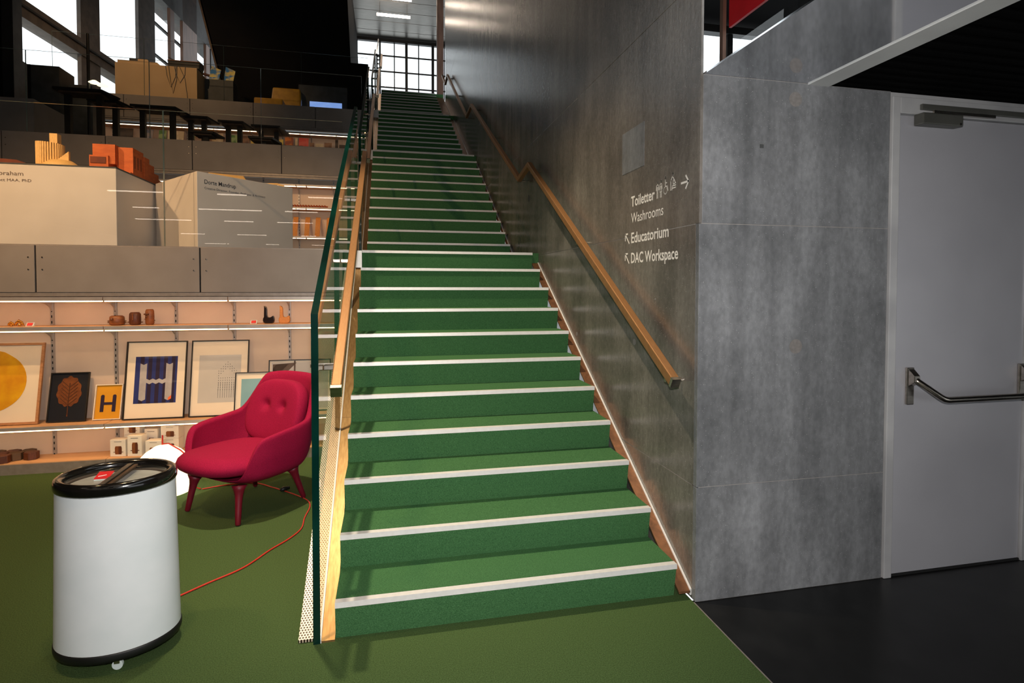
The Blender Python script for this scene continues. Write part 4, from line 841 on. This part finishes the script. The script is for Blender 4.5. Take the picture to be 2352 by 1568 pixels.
# black leaning volume
struct(obj('wall_core', prism(B(), [(-3.36, 12.2, Z3), (-.42, 12.2, Z3), (-.42, 12.2, 6.55), (-.62, 12.2, 6.55), (-.80, 12.2, 10.5), (-4.55, 12.2, 10.5)], (0, 6, 0)), 'void_black'))
struct(obj('wall_core', prism(B(), [(-3.40, 12.25, Z3), (-4.59, 12.25, 10.5), (-4.63, 12.25, 10.5), (-3.44, 12.25, Z3)], (0, 5.9, 0)), 'dark_brown'))  # brown sheet: light on the black volume's left face, painted as colour
struct(obj('wall_core', box(B(), -.62, -.175, 10.6, 15, Z3, 6.52), 'void_black'))
# upper landing block
struct(obj('floor', box(B(), -.165, 5, 12.95, 24, 6.4, 6.52), 'dark_grey'))

# ------------------------------------------------------------------ far window wall, high ceiling and its lamps
YF = 20.; 
def window_wall(nm, x0, x1, y, z0, z1, nv, hz, thin, m='black'):
    w_ = struct(obj(nm, box(B(), x0, x1, y+.03, y+.04, z0, z1), 'glass_window'))
    for x in nv: obj('mullion', box(B(), x-.05, x+.05, y-.05, y+.03, z0, z1), m, w_)
    for z in hz: obj('transom', box(B(), x0, x1, y-.01, y+.03, z-.025, z+.025), m, w_)
    for x in thin: obj('thin_mullion', box(B(), x-.02, x+.02, y-.01, y+.03, z0, z1), m, w_)
    obj('head', box(B(), x0, x1, y-.1, y+.05, z1, z1+.12), m, w_)
    return w_
window_wall('window_1', -1.6, 3.6, YF, 8.3, 10.95, [-.90, -.04, .98, 2.0, 2.72, 3.3], [9.25, 9.85, 10.45], [.52, 1.45, 2.45])
struct(obj('wall_back', box(B(), -7, 6, YF+.0, YF+.1, 6.4, 8.3), 'dark_grey'))
hc = struct(obj('ceiling', box(B(), -.9, 4.6, 9.2, YF+.1, 11.12, 11.3), 'ceiling_metal'))
for i in range(14):
    y = 9.4+i*.76
    obj('ceiling_panel', box(B(), -.9, 4.6, y, y+.74, 11.085, 11.119), 'ceiling_metal', hc, bevel=.004)
struct(obj('wall_left', box(B(), -1.25, -.95, 15.5, YF, 8.3, 11.2), 'ceiling_metal'))
for i, (y, x0, x1) in enumerate(((14.6, -.09, 1.01), (15.93, -.09, 1.01), (17.1, -.09, 1.01))):
    t = thing('pendant_tube', '%s glowing tube lamp from the far window under the high metal ceiling' % ['third', 'second', 'first'][i], 'lamp', ((x0+x1)/2, y, 10.6), group='tube lamps under the high ceiling')
    obj('tube', tube(B(), [(x0, y, 10.66), (x1, y, 10.66)], .045, 12), 'tube_light', t)
    for x in (x0+.1, x1-.1): obj('hanger', tube(B(), [(x, y, 10.7), (x, y, 11.085)], .006, 6), 'steel', t)
struct(obj('column_1', box(B(), 1.62, 1.80, 13.6, 13.8, 6.52, 11.1), 'facade_bronze'))
struct(obj('column_1', tube(B(), [(1.92, 13.2, 6.52), (1.92, 13.2, 11.1)], .03, 10), 'dark_grey'))
struct(obj('wall_right', box(B(), 3.6, 3.8, 12.3, YF, 6.5, 11.2), 'facade_grey'))

# facade on the left
fa = struct(obj('wall_left', box(B(), -7.2, -6.42, 5.8, 24, -.1, 5.75), 'dark_grey'))
FD = 6.8
def FP(y): return -6.62+(y-10)*.10
def fpost(y0, y1, m, dep=.06, nm='mullion', par=None, z0=5.4, z1=13):
    obj(nm, prism(B(), [(FP(y0), y0, z0), (FP(y1), y1, z0), (FP(y1)-dep, y1, z0), (FP(y0)-dep, y0, z0)], (0, 0, z1-z0)), m, par)
wn = struct(obj('window_2', prism(B(), [(FP(9.2)-.2, 9.2, 5.4), (FP(24)-.2, 24, 5.4), (FP(24)-.21, 24, 5.4), (FP(9.2)-.21, 9.2, 5.4)], (0, 0, 7.6)), 'glass_window'))
for y0, y1, m in ((11.95, 12.65, 'facade_grey'), (14.35, 15.2, 'facade_grey'), (16.1, 16.35, 'facade_bronze'), (16.9, 17.9, 'facade_bronze'), (18.6, 18.9, 'facade_bronze'), (19.0, 20.3, 'black'), (20.6, 20.75, 'black')):
    fpost(y0, y1, m, .08, 'mullion', wn)
for z in (6.3, 7.2, 8.1, 9.0, 9.9):
    obj('transom', prism(B(), [(FP(15.2)-.1, 15.2, z), (FP(24)-.1, 24, z), (FP(24)-.18, 24, z), (FP(15.2)-.18, 15.2, z)], (0, 0, .05)), 'dark_grey', wn)
obj('beam', prism(B(), [(FP(9.3)+.02, 9.3, 6.70), (FP(15.2)+.02, 15.2, 6.70), (FP(15.2)-.3, 15.2, 6.70), (FP(9.3)-.3, 9.3, 6.70)], (0, 0, .36)), 'facade_grey', wn)
obj('beam_flange', prism(B(), [(FP(9.3)+.05, 9.3, 6.90), (FP(15.2)+.05, 15.2, 6.90), (FP(15.2)-.3, 15.2, 6.90), (FP(9.3)-.3, 9.3, 6.90)], (0, 0, .04)), 'dark_grey', wn)
obj('head', prism(B(), [(FP(15)-.0, 15, 9.75), (FP(24)-.0, 24, 9.75), (FP(24)-.6, 24, 9.75), (FP(15)-.6, 15, 9.75)], (0, 0, 3)), 'dark_grey', wn)
struct(obj('column_1', box(B(), -6.95, -6.45, 8.9, 9.9, 5.0, 13), 'dark_grey')); struct(obj('column_1', box(B(), -7.0, -6.05, 8.6, 8.9, Z2, 12), 'void_black'))
t = thing('floor_lamp', 'thin black floor lamp with two round shades in front of the left window', 'lamp', (-4.9, 8.9, Z2))
obj('pole', tube(B(), [(-4.92, 8.9, Z2), (-4.92, 8.9, 6.0)], .025, 8), 'black', t)
for x, z in ((-4.83, 5.14), (-4.70, 5.10)): obj('shade', lathe(B(), [(.085, 0), (.09, .01), (.03, .05), (0, .055)], (x, 8.9, z), 16), 'lamp_shade', t)
tag(obj('distant_building', box(B(), -42, -20, 40, 52, -5, 11.3), 'wood_pale', base=(-31, 46, -5)), 'pale yellow building outside the left window', 'building')

# ------------------------------------------------------------------ upper room to the right, above the low ceiling
ur = window_wall('window_3', 2.0, 10, 6.0, 2.7, 5.75, [5.82, 7.4], [], [], 'black')
struct(obj('ceiling', box(B(), XW+.2, 12, .2, 6.1, 5.95, 6.1), 'mesh_black'))
for i, (x, y) in enumerate(((4.3, 4.2), (4.9, 4.6), (5.0, 3.6), (5.6, 4.1))):
    t = thing('grid_lamp', '%s warm grid lamp on the black ceiling of the upper right room' % ORD[i], 'lamp', (x, y, 5.95), group='grid lamps of the upper right room')
    obj('housing', box(B(), x-.16, x+.16, y-.06, y+.06, 5.90, 5.949), 'black', t)
    for k in range(4): obj('light_cell', box(B(), x-.14+k*.07, x-.09+k*.07, y-.04, y+.04, 5.89, 5.90), 'led', t)
struct(obj('column_1', box(B(), 3.80, 3.84, 3.02, 3.08, 2.65, 5.95), 'facade_bronze'))
tag(obj('red_banner', box(B(), 3.86, 3.89, .6, 3.0, 4.37, 5.9), 'red_panel', base=(3.87, 1.8, 4.37)), 'bright red hanging panel seen above the low ceiling edge', 'banner')
struct(obj('floor', box(B(), XW+.2, 12, YC+.25, 6.1, ZC, ZC+.04), 'dark_grey'))
struct(obj('wall_right', box(B(), 10, 10.2, -8, 6.1, -.1, 6.1), 'dark_grey'))
